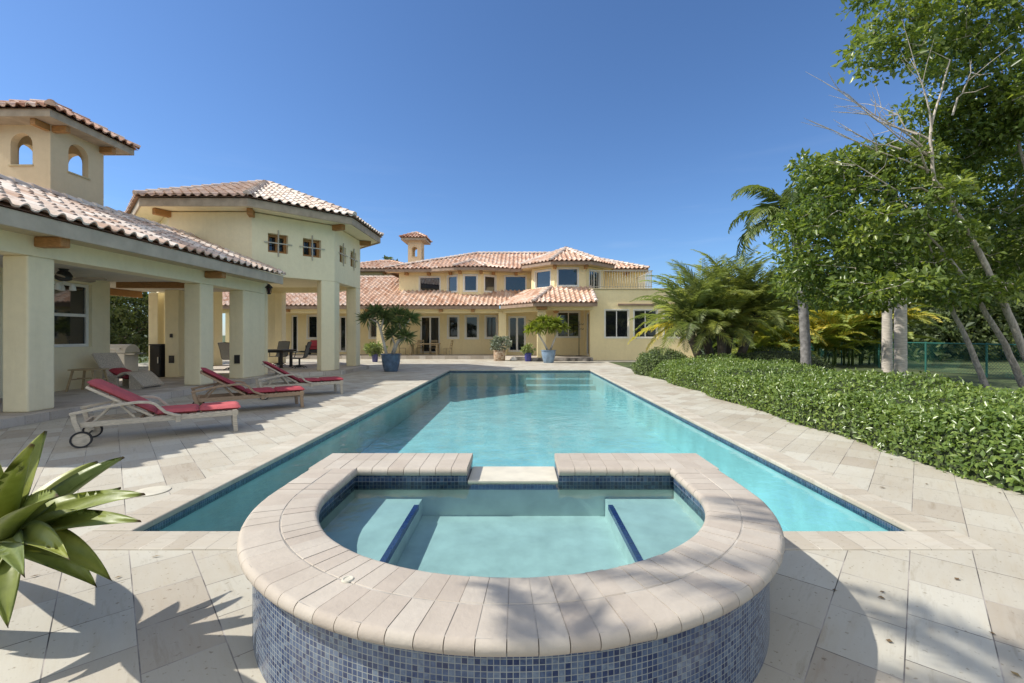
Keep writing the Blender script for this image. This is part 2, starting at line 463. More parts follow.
class MB:
    """collects faces in world space; build() makes ONE mesh object of them"""
    def __init__(self):
        self.v, self.f, self.uv = [], [], []

    def poly(self, pts, uv=None):
        b = len(self.v)
        self.v.extend([tuple(p) for p in pts])
        self.f.append(tuple(range(b, b + len(pts))))
        self.uv.append(uv if uv else [(0.0, 0.0)] * len(pts))
        return self

    def box(self, x0, x1, y0, y1, z0, z1):
        return self.obox((0, 0, 0), (1, 0, 0), (0, 1, 0), (x0, x1), (y0, y1), (z0, z1))

    def obox(self, o, ax, ay, xr, yr, zr, az=(0, 0, 1)):
        o, ax, ay, az = Vector(o), Vector(ax), Vector(ay), Vector(az)
        P = [o + ax * xr[i] + ay * yr[j] + az * zr[k] for k in (0, 1) for j in (0, 1) for i in (0, 1)]
        L, D, H = abs(xr[1] - xr[0]), abs(yr[1] - yr[0]), abs(zr[1] - zr[0])
        b = len(self.v)
        self.v.extend([tuple(p) for p in P])
        for q, a, c in (((0, 2, 3, 1), D, L), ((4, 5, 7, 6), L, D), ((0, 1, 5, 4), L, H), ((2, 6, 7, 3), H, L), ((0, 4, 6, 2), H, D), ((1, 3, 7, 5), D, H)):
            self.f.append(tuple(b + i for i in q))
            self.uv.append([(0, 0), (a, 0), (a, c), (0, c)])
        return self

    def bar(self, p, q, w, h, up=(0, 0, 1)):
        """box from p to q, w wide, h tall, centred on the line"""
        p, q = Vector(p), Vector(q)
        d = q - p
        L = d.length
        d.normalize()
        s = d.cross(Vector(up))
        if s.length < 1e-4:
            s = d.cross(Vector((0, 1, 0)))
        s.normalize()
        u = s.cross(d)
        return self.obox(p, d, s, (0, L), (-w / 2, w / 2), (-h / 2, h / 2), u)

    def prism(self, pts, z0, z1, uvh=False):
        n = len(pts)
        self.poly([(p[0], p[1], z1) for p in pts], [(p[0], p[1]) for p in pts])
        self.poly([(p[0], p[1], z0) for p in reversed(pts)], [(p[0], p[1]) for p in reversed(pts)])
        s = 0
        for i in range(n):
            a, c = pts[i], pts[(i + 1) % n]
            d = math.hypot(c[0] - a[0], c[1] - a[1])
            self.poly([(a[0], a[1], z0), (c[0], c[1], z0), (c[0], c[1], z1), (a[0], a[1], z1)],
                      [(s, z0), (s + d, z0), (s + d, z1), (s, z1)])
            s += d
        return self

    def grid(self, rows, closed=False, uvs=None):
        """rows: list of equal length point lists, skinned into quads"""
        n = len(rows[0])
        b = len(self.v)
        for r in rows:
            self.v.extend([tuple(p) for p in r])
        for i in range(len(rows) - 1):
            for j in range(n if closed else n - 1):
                k = (j + 1) % n
                self.f.append((b + i * n + j, b + i * n + k, b + (i + 1) * n + k, b + (i + 1) * n + j))
                if uvs:
                    self.uv.append([uvs(i, j), uvs(i, j + 1), uvs(i + 1, j + 1), uvs(i + 1, j)])
                else:
                    self.uv.append([(0, 0)] * 4)
        return self

    def tube(self, pts, rad, n=8, cap=True):
        pts = [Vector(p) for p in pts]
        if not hasattr(rad, '__len__'):
            rad = [rad] * len(pts)
        rows = []
        ref = None
        for i, p in enumerate(pts):
            d = (pts[min(i + 1, len(pts) - 1)] - pts[max(i - 1, 0)])
            d.normalize()
            if ref is None:
                ref = d.cross(Vector((0, 0, 1)))
                if ref.length < 0.05:
                    ref = d.cross(Vector((1, 0, 0)))
            s = ref - d * ref.dot(d)
            s.normalize()
            ref = s
            t = d.cross(s)
            rows.append([p + (s * math.cos(2 * math.pi * k / n) + t * math.sin(2 * math.pi * k / n)) * rad[i] for k in range(n)])
        self.grid(rows, closed=True)
        if cap:
            self.poly(list(reversed(rows[0])))
            self.poly(rows[-1])
        return self

    def lathe(self, prof, c, n=28):
        """prof: (radius, z) list; uv in metres"""
        rows = [[(c[0] + r * math.cos(2 * math.pi * k / n), c[1] + r * math.sin(2 * math.pi * k / n), c[2] + z) for k in range(n)] for r, z in prof]
        rm = max(r for r, z in prof)
        self.grid(rows, closed=True, uvs=lambda i, j: (2 * math.pi * rm * j / n, prof[i][1]))
        return self

    def build(self, name, mat, parent=None, smooth=False, bevel=0.0, fix=True, angle=None):
        me = bpy.data.meshes.new(name)
        off = Vector((0, 0, 0))
        if parent is not None:
            off = root_of(parent).location
        me.from_pydata([(p[0] - off.x, p[1] - off.y, p[2] - off.z) for p in self.v], [], self.f)
        uvl = me.uv_layers.new(name="UVMap")
        flat = np.array([c for u in self.uv for q in u for c in q], dtype=np.float32)
        uvl.data.foreach_set("uv", flat)
        if fix or smooth:
            bm = bmesh.new()
            bm.from_mesh(me)
            bmesh.ops.remove_doubles(bm, verts=bm.verts, dist=0.0002)
            if fix:
                bmesh.ops.recalc_face_normals(bm, faces=bm.faces)
            bm.to_mesh(me)
            bm.free()
        if smooth:
            me.polygons.foreach_set("use_smooth", [True] * len(me.polygons))
            if angle:
                me.set_sharp_from_angle(angle=R(angle))
        me.materials.append(mat)
        o = bpy.data.objects.new(name, me)
        scene.collection.objects.link(o)
        if parent is not None:
            o.parent = parent
        if bevel:
            bv = o.modifiers.new("bevel", 'BEVEL')
            bv.width = bevel
            bv.segments = 2
            bv.limit_method = 'ANGLE'
            bv.angle_limit = R(40)
        return o

def children(o):
    return [c for c in scene.objects if c.parent == o]

def copy_tree(o, parent=None):
    c = o.copy()
    scene.collection.objects.link(c)
    if parent is not None:
        c.parent = parent
    for ch in list(o.children):
        copy_tree(ch, c)
    return c

def structure(name, mb, mat, **kw):
    return tag(mb.build(name, mat, **kw), kind="structure")

def at(u, Y):
    return (u - 519.0) * Y / 455.1

def zz(v, Y):
    return 1.5 + (335.0 - v) * Y / 455.1

# walls with rectangular openings --------------------------------------------------
def wall(mb, o, d, L, z0, z1, th, holes=()):
    """outer face from o along unit d (x,y); inward normal is left of d; holes: (s0,s1,z0,z1)"""
    d = Vector((d[0], d[1], 0)).normalized()
    n = Vector((-d.y, d.x, 0))
    o = Vector((o[0], o[1], 0))
    ss = sorted({0.0, L, *[h[0] for h in holes], *[h[1] for h in holes]})
    zs = sorted({z0, z1, *[h[2] for h in holes], *[h[3] for h in holes]})
    def p(s, z, t): return o + d * s + n * t + Vector((0, 0, z))
    def hole(s, z): return any(h[0] < s < h[1] and h[2] < z < h[3] for h in holes)
    for i in range(len(ss) - 1):
        for j in range(len(zs) - 1):
            a, b, c, e = ss[i], ss[i + 1], zs[j], zs[j + 1]
            if hole((a + b) / 2, (c + e) / 2):
                continue
            mb.poly([p(a, c, 0), p(b, c, 0), p(b, e, 0), p(a, e, 0)])
            mb.poly([p(b, c, th), p(a, c, th), p(a, e, th), p(b, e, th)])
    for h in holes:
        a, b, c, e = h
        mb.poly([p(a, c, 0), p(a, e, 0), p(a, e, th), p(a, c, th)])
        mb.poly([p(b, c, 0), p(b, c, th), p(b, e, th), p(b, e, 0)])
        mb.poly([p(a, c, 0), p(a, c, th), p(b, c, th), p(b, c, 0)])
        mb.poly([p(a, e, 0), p(b, e, 0), p(b, e, th), p(a, e, th)])
    mb.poly([p(0, z0, 0), p(0, z1, 0), p(0, z1, th), p(0, z0, th)])
    mb.poly([p(L, z0, 0), p(L, z0, th), p(L, z1, th), p(L, z1, 0)])
    mb.poly([p(0, z1, 0), p(L, z1, 0), p(L, z1, th), p(0, z1, th)])
    mb.poly([p(0, z0, 0), p(0, z0, th), p(L, z0, th), p(L, z0, 0)])

def window(parent, o, d, s0, s1, z0, z1, depth=0.10, fw=0.06, bars=(), hbars=(), glass='glass', name='window', frame='white_frame', trim=0.0):
    """glazing set 'depth' behind the wall face, with its frame as a sub-part"""
    d = Vector((d[0], d[1], 0)).normalized()
    n = Vector((-d.y, d.x, 0))
    o = Vector((o[0], o[1], 0))
    g = MB()
    g.obox(o, d, n, (s0 + 0.004, s1 - 0.004), (depth + 0.02, depth + 0.03), (z0 + 0.004, z1 - 0.004))
    w = g.build(name, M[glass], parent)
    f = MB()
    y = (depth - 0.02, depth + 0.045)
    e = 0.003
    f.obox(o, d, n, (s0 + e, s0 + fw), y, (z0 + e, z1 - e))
    f.obox(o, d, n, (s1 - fw, s1 - e), y, (z0 + e, z1 - e))
    f.obox(o, d, n, (s0 + fw, s1 - fw), y, (z0 + e, z0 + fw))
    f.obox(o, d, n, (s0 + fw, s1 - fw), y, (z1 - fw, z1 - e))
    for b in bars:
        c = s0 + (s1 - s0) * b
        f.obox(o, d, n, (c - fw / 2, c + fw / 2), (y[0] + 0.008, y[1] - 0.004), (z0 + fw, z1 - fw))
    for b in hbars:
        c = z0 + (z1 - z0) * b
        f.obox(o, d, n, (s0 + fw, s1 - fw), (y[0] + 0.004, y[1] - 0.008), (c - fw / 2, c + fw / 2))
    if trim:
        yy = (-0.025, 0.0)
        f.obox(o, d, n, (s0 - trim, s0), yy, (z0 - trim, z1 + trim))
        f.obox(o, d, n, (s1, s1 + trim), yy, (z0 - trim, z1 + trim))
        f.obox(o, d, n, (s0, s1), yy, (z0 - trim, z0))
        f.obox(o, d, n, (s0, s1), yy, (z1, z1 + trim))
    f.build('frame', M[frame], w)
    return w

# barrel tile roofs ----------------------------------------------------------------
def roof_face(mb, pts, col=0.29, course=0.38, h=0.075, lift=0.03, fine=True, tone=(0.0, 1.0)):
    """pts: convex planar polygon, first edge = eave (left to right seen from outside)"""
    P = [Vector(p) for p in pts]
    e = (P[1] - P[0]).normalized()
    far = max(P[2:], key=lambda p: ((p - P[0]) - e * (p - P[0]).dot(e)).length)
    up = (far - P[0]) - e * (far - P[0]).dot(e)
    up.normalize()
    nrm = e.cross(up)
    if nrm.z < 0:
        nrm = -nrm
    Q = [((p - P[0]).dot(e), (p - P[0]).dot(up)) for p in P]
    def span(s):
        ts = []
        for i in range(len(Q)):
            a, b = Q[i], Q[(i + 1) % len(Q)]
            if abs(a[0] - b[0]) < 1e-9:
                if abs(a[0] - s) < 1e-6:
                    ts += [a[1], b[1]]
                continue
            k = (s - a[0]) / (b[0] - a[0])
            if -1e-9 <= k <= 1 + 1e-9:
                ts.append(a[1] + (b[1] - a[1]) * k)
        return (min(ts), max(ts)) if ts else (0, 0)
    smin, smax = min(q[0] for q in Q), max(q[0] for q in Q)
    tmax = max(q[1] for q in Q)
    ps = (0, .08, .19, .31, .43, .54, .62, .80) if fine else (0, .15, .31, .47, .62, .81)
    i0, i1 = int(math.floor(smin / col)), int(math.ceil(smax / col))
    rows = int(math.ceil(tmax / course))
    for i in range(i0, i1):
        S_ = []
        for p in list(ps) + [1.0]:
            s = (i + p) * col
            hh = h * math.sin(math.pi * p / .62) if p < .62 else -0.012 * math.sin(math.pi * (p - .62) / .38)
            S_.append((min(max(s, smin), smax), hh))
        sp = [span(s) for s, _ in S_]
        jit = random.uniform(-0.02, 0.02)
        for j in range(rows):
            r1, r2 = random.uniform(*tone), random.random()
            lj = lift * random.uniform(0.7, 1.25)
            ta, tb = j * course + (jit if j else 0), (j + 1) * course + jit
            for k in range(len(S_) - 1):
                if S_[k + 1][0] - S_[k][0] < 1e-6:
                    continue
                q = []
                ok = False
                tl = []
                for kk in (k, k + 1):
                    lo, hi = sp[kk]
                    a, b = min(max(ta, lo), hi), min(max(tb, lo), hi)
                    tl.append((a, b))
                    if b - a > 1e-4: ok = True
                if not ok:
                    continue
                def pt(kk, t, l):
                    s, hh = S_[kk]
                    return P[0] + e * s + up * t + nrm * (hh + l + 0.01)
                fr = [lj * (1 - (t - ta) / (tb - ta)) for (t, _) in tl]
                fb = [lj * (1 - (t - ta) / (tb - ta)) for (_, t) in tl]
                A, B = pt(k, tl[0][0], fr[0]), pt(k + 1, tl[1][0], fr[1])
                C, D = pt(k + 1, tl[1][1], fb[1]), pt(k, tl[0][1], fb[0])
                mb.poly([A, B, C, D], [(r1, r2)] * 4)
                # riser of this course
                mb.poly([A - nrm * lj, B - nrm * lj, B, A], [(r1, r2)] * 4)
    mb.poly([p - nrm * 0.02 for p in P], [(0.0, 0.0)] * len(P))

def caps(mb, p, q, r=0.12, step=0.38, fine=True):
    p, q = Vector(p), Vector(q)
    d = q - p
    L = d.length
    d.normalize()
    s = d.cross(Vector((0, 0, 1))).normalized()
    u = s.cross(d)
    n = 7 if fine else 5
    k = 0
    t = 0.0
    while t < L - 0.05:
        t1 = min(L, t + step + 0.05)
        rr = random.random()
        rows = []
        for tt, r_, lift in ((t, r, 0.03), (t1, r * 0.86, 0.0)):
            rows.append([p + d * tt + s * (math.cos(math.pi * i / (n - 1)) * r_) + u * (math.sin(math.pi * i / (n - 1)) * r_ + lift + 0.01) for i in range(n)])
        mb.grid(rows, uvs=lambda i, j: (rr, rr))
        mb.poly(rows[0], [(rr, rr)] * n)
        t += step

def bevel_poly_ring(mb, outer, inner, z0, z1):
    n = len(outer)
    for i in range(n):
        j = (i + 1) % n
        a, b, c, d = outer[i], outer[j], inner[j], inner[i]
        def q(p, z): return (p[0], p[1], z)
        mb.poly([q(a, z0), q(b, z0), q(b, z1), q(a, z1)])
        mb.poly([q(d, z1), q(c, z1), q(c, z0), q(d, z0)])
        mb.poly([q(a, z1), q(b, z1), q(c, z1), q(d, z1)])
        mb.poly([q(d, z0), q(c, z0), q(b, z0), q(a, z0)])

# leaves -----------------------------------------------------------------------------
def norm(a):
    return a / np.maximum(np.linalg.norm(a, axis=-1, keepdims=True), 1e-9)

def leaf_mesh(name, mat, parent, base, direc, normal, length, width, rnd, fold=0.25, droop=0.15, label=None):
    """many leaves as folded diamonds: base (n,3), direc, normal, length, width, rnd arrays"""
    n = len(base)
    direc = norm(direc)
    side = norm(np.cross(normal, direc))
    normal = norm(np.cross(direc, side))
    L = length[:, None]; W = width[:, None]
    tip = base + direc * L - normal * L * droop
    mid = base + direc * L * 0.48 - normal * L * droop * 0.1
    lft = mid - side * W * 0.5 + normal * W * fold
    rgt = mid + side * W * 0.5 + normal * W * fold
    V = np.stack([base, rgt, tip, lft], axis=1).reshape(-1, 3)
    off = np.array(root_of(parent).location) if parent is not None else np.zeros(3)
    V = V - off
    i = np.arange(n) * 4
    F = np.stack([i, i + 1, i + 2, i, i + 2, i + 3], axis=1).reshape(-1)
    me = bpy.data.meshes.new(name)
    me.vertices.add(n * 4)
    me.vertices.foreach_set("co", V.astype(np.float32).ravel())
    me.loops.add(n * 6)
    me.loops.foreach_set("vertex_index", F.astype(np.int32))
    me.polygons.add(n * 2)
    me.polygons.foreach_set("loop_start", np.arange(0, n * 6, 3, dtype=np.int32))
    me.update(calc_edges=True)
    uvl = me.uv_layers.new(name="UVMap")
    u = np.repeat(rnd, 6)
    vv = np.tile(np.array([0, .5, 1, 0, 1, .5]), n)
    uvl.data.foreach_set("uv", np.stack([u, vv], axis=1).astype(np.float32).ravel())
    me.materials.append(mat)
    me.validate()
    o = bpy.data.objects.new(name, me)
    scene.collection.objects.link(o)
    if parent is not None:
        o.parent = parent
    return o

def clumps(name, mat, parent, centres, radii, per, leaf, flat=0.55, up=0.5, wid=0.5, rnd_shift=None, outward=True):
    """leaf clumps; centres (m,3), radii (m,)"""
    m = len(centres)
    idx = np.repeat(np.arange(m), per)
    n = len(idx)
    d = norm(RNG.normal(size=(n, 3)))
    r = RNG.uniform(0.25, 1.0, n) ** 0.6
    off = d * r[:, None] * radii[idx][:, None]
    off[:, 2] *= flat
    base = centres[idx] + off
    dr = norm(d * 0.9 + RNG.normal(size=(n, 3)) * 0.7 + np.array([0, 0, 0.12]))
    nm = norm(RNG.normal(size=(n, 3)) * 0.7 + np.array([0, 0, 1.0]) * up + d * 0.3)
    ln = leaf * RNG.uniform(0.5, 1.4, n)
    tone = RNG.uniform(0, 1, m)[idx] * 0.45 + RNG.uniform(0, 1, n) * 0.55
    if rnd_shift is not None:
        tone = np.clip(tone + rnd_shift, 0, 1)
    return leaf_mesh(name, mat, parent, base, dr, nm, ln, ln * wid, tone)

def frond_leaves(acc, base, az, elev, length, n=34, leaflet=0.38, droop=0.9, vang=0.5, tone=None, twist=0.0, width=0.022, plume=0.0):
    """adds one feather frond to acc (dict of lists) and returns its rachis points"""
    a = np.array([math.cos(az), math.sin(az), 0.0])
    pts = []
    p = np.array(base, float)
    e = elev
    steps = 14
    for i in range(steps + 1):
        pts.append(p.copy())
        d = a * math.cos(e) + np.array([0, 0, math.sin(e)])
        p = p + d * (length / steps)
        e -= droop / steps * (0.4 + 1.2 * i / steps)
    pts = np.array(pts)
    t0 = RNG.uniform(0, 1) if tone is None else tone
    for k in range(n):
        t = 0.12 + 0.88 * (k + RNG.uniform(-0.2, 0.2)) / (n - 1)
        t = min(max(t, 0), 0.999)
        x = t * steps
        i = min(int(x), steps - 1)
        f = x - i
        q = pts[i] * (1 - f) + pts[i + 1] * f
        d = pts[i + 1] - pts[i]
        d /= np.linalg.norm(d)
        s = np.cross(d, [0, 0, 1.0])
        if np.linalg.norm(s) < 0.05:
            s = np.array([-a[1], a[0], 0])
        s /= np.linalg.norm(s)
        u = np.cross(s, d)
        ll = leaflet * (math.sin(math.pi * (0.15 + 0.85 * t) ** 0.8) * 0.85 + 0.25)
        for sg in (-1, 1):
            rr = RNG.uniform(-0.12, 0.12)
            dd = s * sg * (0.85 + rr) + d * (0.62 + 0.5 * t) + u * (vang + RNG.uniform(-0.15, 0.15) - plume * RNG.uniform(0, 1.6))
            acc['b'].append(q); acc['d'].append(dd)
            acc['n'].append(u + s * sg * -0.4 + RNG.normal(size=3) * 0.15)
            acc['l'].append(ll * RNG.uniform(0.85, 1.15)); acc['w'].append(width * (0.8 + 0.4 * RNG.uniform()))
            acc['r'].append(min(1, max(0, t0 + RNG.uniform(-0.18, 0.18))))
    return pts

def new_acc():
    return {k: [] for k in 'bdnlwr'}

def acc_mesh(name, mat, parent, acc, fold=0.15, droop=0.18):
    return leaf_mesh(name, mat, parent, np.array(acc['b']), np.array(acc['d']), np.array(acc['n']), np.array(acc['l']), np.array(acc['w']), np.array(acc['r']), fold, droop)

def rosette(acc, c, axis, n, length, width, spread=1.0, tone=0.5):
    axis = np.array(axis, float); axis /= np.linalg.norm(axis)
    for k in range(n):
        d = RNG.normal(size=3)
        d = d / np.linalg.norm(d)
        d = d * spread + axis * RNG.uniform(0.1, 0.9)
        d /= np.linalg.norm(d)
        acc['b'].append(np.array(c) + d * 0.03); acc['d'].append(d)
        nn = axis + RNG.normal(size=3) * 0.3
        acc['n'].append(nn); acc['l'].append(length * RNG.uniform(0.7, 1.2)); acc['w'].append(width)
        acc['r'].append(min(1, max(0, tone + RNG.uniform(-0.4, 0.4))))

# =====================================================================================
# SETTING: ground, terrace, pool
# =====================================================================================
PX0, PX1, PY0, PY1 = -2.97, 3.05, 3.45, 19.5        # pool inside edges
CX0, CX1, CY0, CY1 = -3.27, 3.33, 3.17, 19.82       # coping outside edges

def sheet_with_holes(mb, x0, x1, y0, y1, z, holes):
    xs = sorted({x for x in (x0, x1, *[h[0] for h in holes], *[h[1] for h in holes]) if x0 <= x <= x1})
    ys = sorted({y for y in (y0, y1, *[h[2] for h in holes], *[h[3] for h in holes]) if y0 <= y <= y1})
    for i in range(len(xs) - 1):
        for j in range(len(ys) - 1):
            cx, cy = (xs[i] + xs[i + 1]) / 2, (ys[j] + ys[j + 1]) / 2
            if any(h[0] < cx < h[1] and h[2] < cy < h[3] for h in holes):
                continue
            mb.poly([(xs[i], ys[j], z), (xs[i + 1], ys[j], z), (xs[i + 1], ys[j + 1], z), (xs[i], ys[j + 1], z)])

WELL = (-0.74, 0.74, 1.86, CY0)
g = MB()
sheet_with_holes(g, -1500, 1500, -1500, 1500, -0.03, [(CX0, CX1, CY0, CY1), WELL])
structure('ground', g, M['lawn'], fix=False)
g = MB()
sheet_with_holes(g, -20, 0.0, -16, 31.5, 0.0, [(CX0, CX1, CY0, CY1), WELL])
structure('terrace', g, M['deck'], fix=False)
g = MB()
sheet_with_holes(g, 0.0, 4.95, -16, 31.5, 0.0, [(CX0, CX1, CY0, CY1), WELL])
g.box(4.95, 11.2, 25.5, 31.5, -0.02, 0.0)
structure('terrace', g, M['deck_right'], fix=False)

# pool shell, waterline tiles, coping, water
WZ, FZ = -0.082, -0.70
g = MB()
g.poly([(PX0, PY0, FZ), (PX1, PY0, FZ), (PX1, PY1, FZ), (PX0, PY1, FZ)])
for a, b in (((PX0, PY0), (PX0, PY1)), ((PX0, PY1), (PX1, PY1)), ((PX1, PY1), (PX1, PY0)), ((PX1, PY0), (PX0, PY0))):
    g.poly([(a[0], a[1], FZ), (b[0], b[1], FZ), (b[0], b[1], -0.02), (a[0], a[1], -0.02)])
# entry steps across the far end, and a ledge along the right side
g.box(0.3, PX1 - 0.01, PY1 - 0.75, PY1 - 0.005, FZ, -0.34)
g.box(0.3, PX1 - 0.01, PY1 - 1.45, PY1 - 0.75, FZ, -0.53)
structure('pool_basin', g, M['plaster'], fix=False)
g = MB()
e = 0.004
def band(a, b, z0, z1):
    L = math.hypot(b[0] - a[0], b[1] - a[1])
    g.poly([(a[0], a[1], z0), (b[0], b[1], z0), (b[0], b[1], z1), (a[0], a[1], z1)], [(0, z0), (L, z0), (L, z1), (0, z1)])
band((PX0 + e, PY0 + e), (PX0 + e, PY1 - e), -0.115, -0.02)
band((PX0 + e, PY1 - e), (PX1 - e, PY1 - e), -0.115, -0.02)
band((PX1 - e, PY1 - e), (PX1 - e, PY0 + e), -0.115, -0.02)
band((PX1 - e, PY0 + e), (PX0 + e, PY0 + e), -0.115, -0.02)
structure('pool_waterline_tiles', g, M['mosaic_dark'], fix=False)
g = MB()
o_ = 0.02
g.obox((CX0, CY0, 0), (1, 0, 0), (0, 1, 0), (0, -1.5 - CX0), (0, PY0 - CY0 + o_), (-0.045, 0.010))
g.obox((1.48, CY0, 0), (1, 0, 0), (0, 1, 0), (0, CX1 - 1.48), (0, PY0 - CY0 + o_), (-0.045, 0.010))
g.obox((CX0, CY1, 0), (1, 0, 0), (0, -1, 0), (0, CX1 - CX0), (0, CY1 - PY1 + o_), (-0.045, 0.010))
y0_, y1_ = PY0 + o_ + 0.001, PY1 - o_ - 0.001
g.obox((CX0, y0_, 0), (0, 1, 0), (1, 0, 0), (0, y1_ - y0_), (0, PX0 - CX0 + o_), (-0.045, 0.010))
g.obox((CX1, y0_, 0), (0, 1, 0), (-1, 0, 0), (0, y1_ - y0_), (0, CX1 - PX1 + o_), (-0.045, 0.010))
structure('pool_coping', g, M['coping'], bevel=0.014)
g = MB()
g.poly([(PX0, PY0, WZ), (PX1, PY0, WZ), (PX1, PY1, WZ), (PX0, PY1, WZ)])
structure('pool_water', g, M['pool_water'], fix=False)
# planting bed under the hedges
g = MB()
g.box(4.96, 12.0, -2, 19.5, -0.026, 0.02)
structure('planting_bed', g, M['soil'])

# =====================================================================================
# RAISED SPA
# =====================================================================================
SC = (-0.04, 2.95)
spa = thing('spa', 'raised round spa with blue mosaic wall and pale stone coping at the near pool end', 'hot tub', (SC[0], SC[1], 0))
YB0, YB1 = 3.41, 3.88
GX0, GX1 = -0.39, 0.30
AO, BO, AI, BI = 1.54, 1.47, 1.17, 1.05
def ell(a, b, th): return Vector((SC[0] + a * math.cos(th), SC[1] + b * math.sin(th), 0))
stations = []       # (inner, outer) along the ring: left straight, arc, right straight
def ring(t):
    """t in metres-like units: 0..4 left straight, 4..50 arc, 50..54 right straight"""
    if t <= 4:
        y = YB0 + (SC[1] - YB0) * t / 4
        return Vector((SC[0] - AI, y, 0)), Vector((SC[0] - AO, y, 0))
    if t >= 50:
        y = SC[1] + (YB0 - SC[1]) * (t - 50) / 4
        return Vector((SC[0] + AI, y, 0)), Vector((SC[0] + AO, y, 0))
    th = math.pi + math.pi * (t - 4) / 46
    return ell(AI, BI, th), ell(AO, BO, th)
TOP, TH, BR = 0.50, 0.062, 0.031
def nose(w0, w1, rnd0, rnd1, dz=0.0):
    """closed section from w0 to w1 with rounded ends"""
    pr = []
    if rnd0:
        for k in range(11):
            a = -math.pi / 2 - math.pi * k / 10
            pr.append((w0 + BR + BR * math.cos(a), TOP - BR + BR * math.sin(a)))
    else:
        pr += [(w0, TOP - TH), (w0, TOP - 0.004), (w0 + 0.004, TOP)]
    if rnd1:
        for k in range(11):
            a = math.pi / 2 - math.pi * k / 10
            pr.append((w1 - BR + BR * math.cos(a), TOP - BR + BR * math.sin(a)))
    else:
        pr += [(w1 - 0.004, TOP), (w1, TOP - 0.004), (w1, TOP - TH)]
    return [(w, z + dz) for w, z in pr]
def block(mb, st, sec, dz, tilt=0.0):
    """st: list of (inner, outer) stations of this block"""
    rows = []
    n = len(st)
    for i, (a, b) in enumerate(st):
        d = b - a
        L = d.length
        d.normalize()
        rows.append([a + d * (w * L if abs(w) <= 1 and False else w) + Vector((0, 0, z + dz + tilt * (i / (n - 1) - 0.5))) for w, z in sec(L)])
    rv = random.random()
    mb.grid([[*r] for r in rows], closed=True, uvs=lambda i, j: (rv, rv))
    mb.poly(list(reversed(rows[0])), [(rv, rv)] * len(rows[0]))
    mb.poly(rows[-1], [(rv, rv)] * len(rows[0]))
cp = MB()
gap = 0.035
for i in range(54):
    st_in, st_out = [], []
    for j in range(4):
        t = i + gap / 2 + (1 - gap) * j / 3
        st_in.append(ring(t))
    dz1, dz2 = random.uniform(-0.0015, 0.0015), random.uniform(-0.0015, 0.0015)
    block(cp, st_in, lambda L: nose(0.0, L * 0.5 - 0.002, True, False), dz1, random.uniform(-.002, .002))
    block(cp, st_in, lambda L: nose(L * 0.5 + 0.002, L, False, True), dz2, random.uniform(-.002, .002))
for xa, xb in ((SC[0] - AO, GX0), (GX1, SC[0] + AO)):
    n = int(round((xb - xa) / 0.125))
    w = (xb - xa) / n
    for i in range(n):
        a, b = xa + w * i + 0.002, xa + w * (i + 1) - 0.002
        st = [(Vector((x, YB0 + 0.001, 0)), Vector((x, YB1, 0))) for x in (a, b)]
        side = (xa < 0 and b < SC[0] - AI + 0.02) or (xa > 0 and a > SC[0] + AI - 0.02)
        block(cp, st, lambda L: nose(0.0, L * 0.5 - 0.002, not side, False), random.uniform(-.001, .001))
        block(cp, st, lambda L: nose(L * 0.5 + 0.002, L, False, True), random.uniform(-.001, .001))
coping = cp.build('coping', M['spa_coping'], spa, smooth=True, angle=35)
mo = MB()
rows_in, rows_out = [], []
T = [i * 0.5 for i in range(109)]
sec = [(0.05, TOP - 0.05), (0.05, TOP - 0.0028), (0.95, TOP - 0.0028), (0.95, TOP - 0.05)]
rows = []
for t in T:
    a, b = ring(t)
    rows.append([a + (b - a) * w + Vector((0, 0, z)) for w, z in sec])
mo.grid(rows, closed=True)
mo.box(SC[0] - AO + 0.02, GX0 - 0.01, YB0 + 0.03, YB1 - 0.03, TOP - 0.055, TOP - 0.0032)
mo.box(GX1 + 0.01, SC[0] + AO - 0.02, YB0 + 0.03, YB1 - 0.03, TOP - 0.055, TOP - 0.0032)
mo.build('grout', M['mortar'], coping)

def outline(a, b, yback, n=72):
    pts = [Vector((SC[0] - a, yback, 0)), Vector((SC[0] - a, (yback + SC[1]) / 2, 0))]
    pts += [ell(a, b, math.pi + math.pi * k / n) for k in range(n + 1)]
    pts += [Vector((SC[0] + a, (yback + SC[1]) / 2, 0)), Vector((SC[0] + a, yback, 0))]
    return pts
def strip(mb, pts, z0, z1):
    s = 0
    for p, q in zip(pts[:-1], pts[1:]):
        d = (q - p).length
        mb.poly([(p.x, p.y, z0), (q.x, q.y, z0), (q.x, q.y, z1), (p.x, p.y, z1)], [(s, z0), (s + d, z0), (s + d, z1), (s, z1)])
        s += d
WB = TOP - TH + 0.004
po = outline(1.475, 1.405, 3.82)
w = MB()
strip(w, po, -0.70, WB)
bk = 3.82
strip(w, [Vector((po[0].x, bk, 0)), Vector((GX0, bk, 0))], -0.70, WB)
strip(w, [Vector((GX0, bk, 0)), Vector((GX1, bk, 0))], -0.70, 0.376)
strip(w, [Vector((GX1, bk, 0)), Vector((po[-1].x, bk, 0))], -0.70, WB)
strip(w, [Vector((GX0, 3.445, 0)), Vector((GX0, bk, 0))], 0.376, WB)
strip(w, [Vector((GX1, 3.445, 0)), Vector((GX1, bk, 0))], 0.376, WB)
w.build('mosaic_wall', M['mosaic_spa'], spa, smooth=True, angle=40, fix=False)
pi_ = outline(1.205, 1.085, 3.445)
SB, SF = 0.265, 0.13
w = MB()
strip(w, pi_, SF, 0.335)
strip(w, [pi_[0], pi_[-1]], SF, 0.335)
w.build('inner_wall', M['spa_plaster'], spa, smooth=True, angle=40, fix=False)
w = MB()
pt = outline(1.202, 1.082, 3.442)
strip(w, pt, 0.33, WB)
strip(w, [Vector((pt[0].x, 3.442, 0)), Vector((GX0, 3.442, 0))], 0.33, WB)
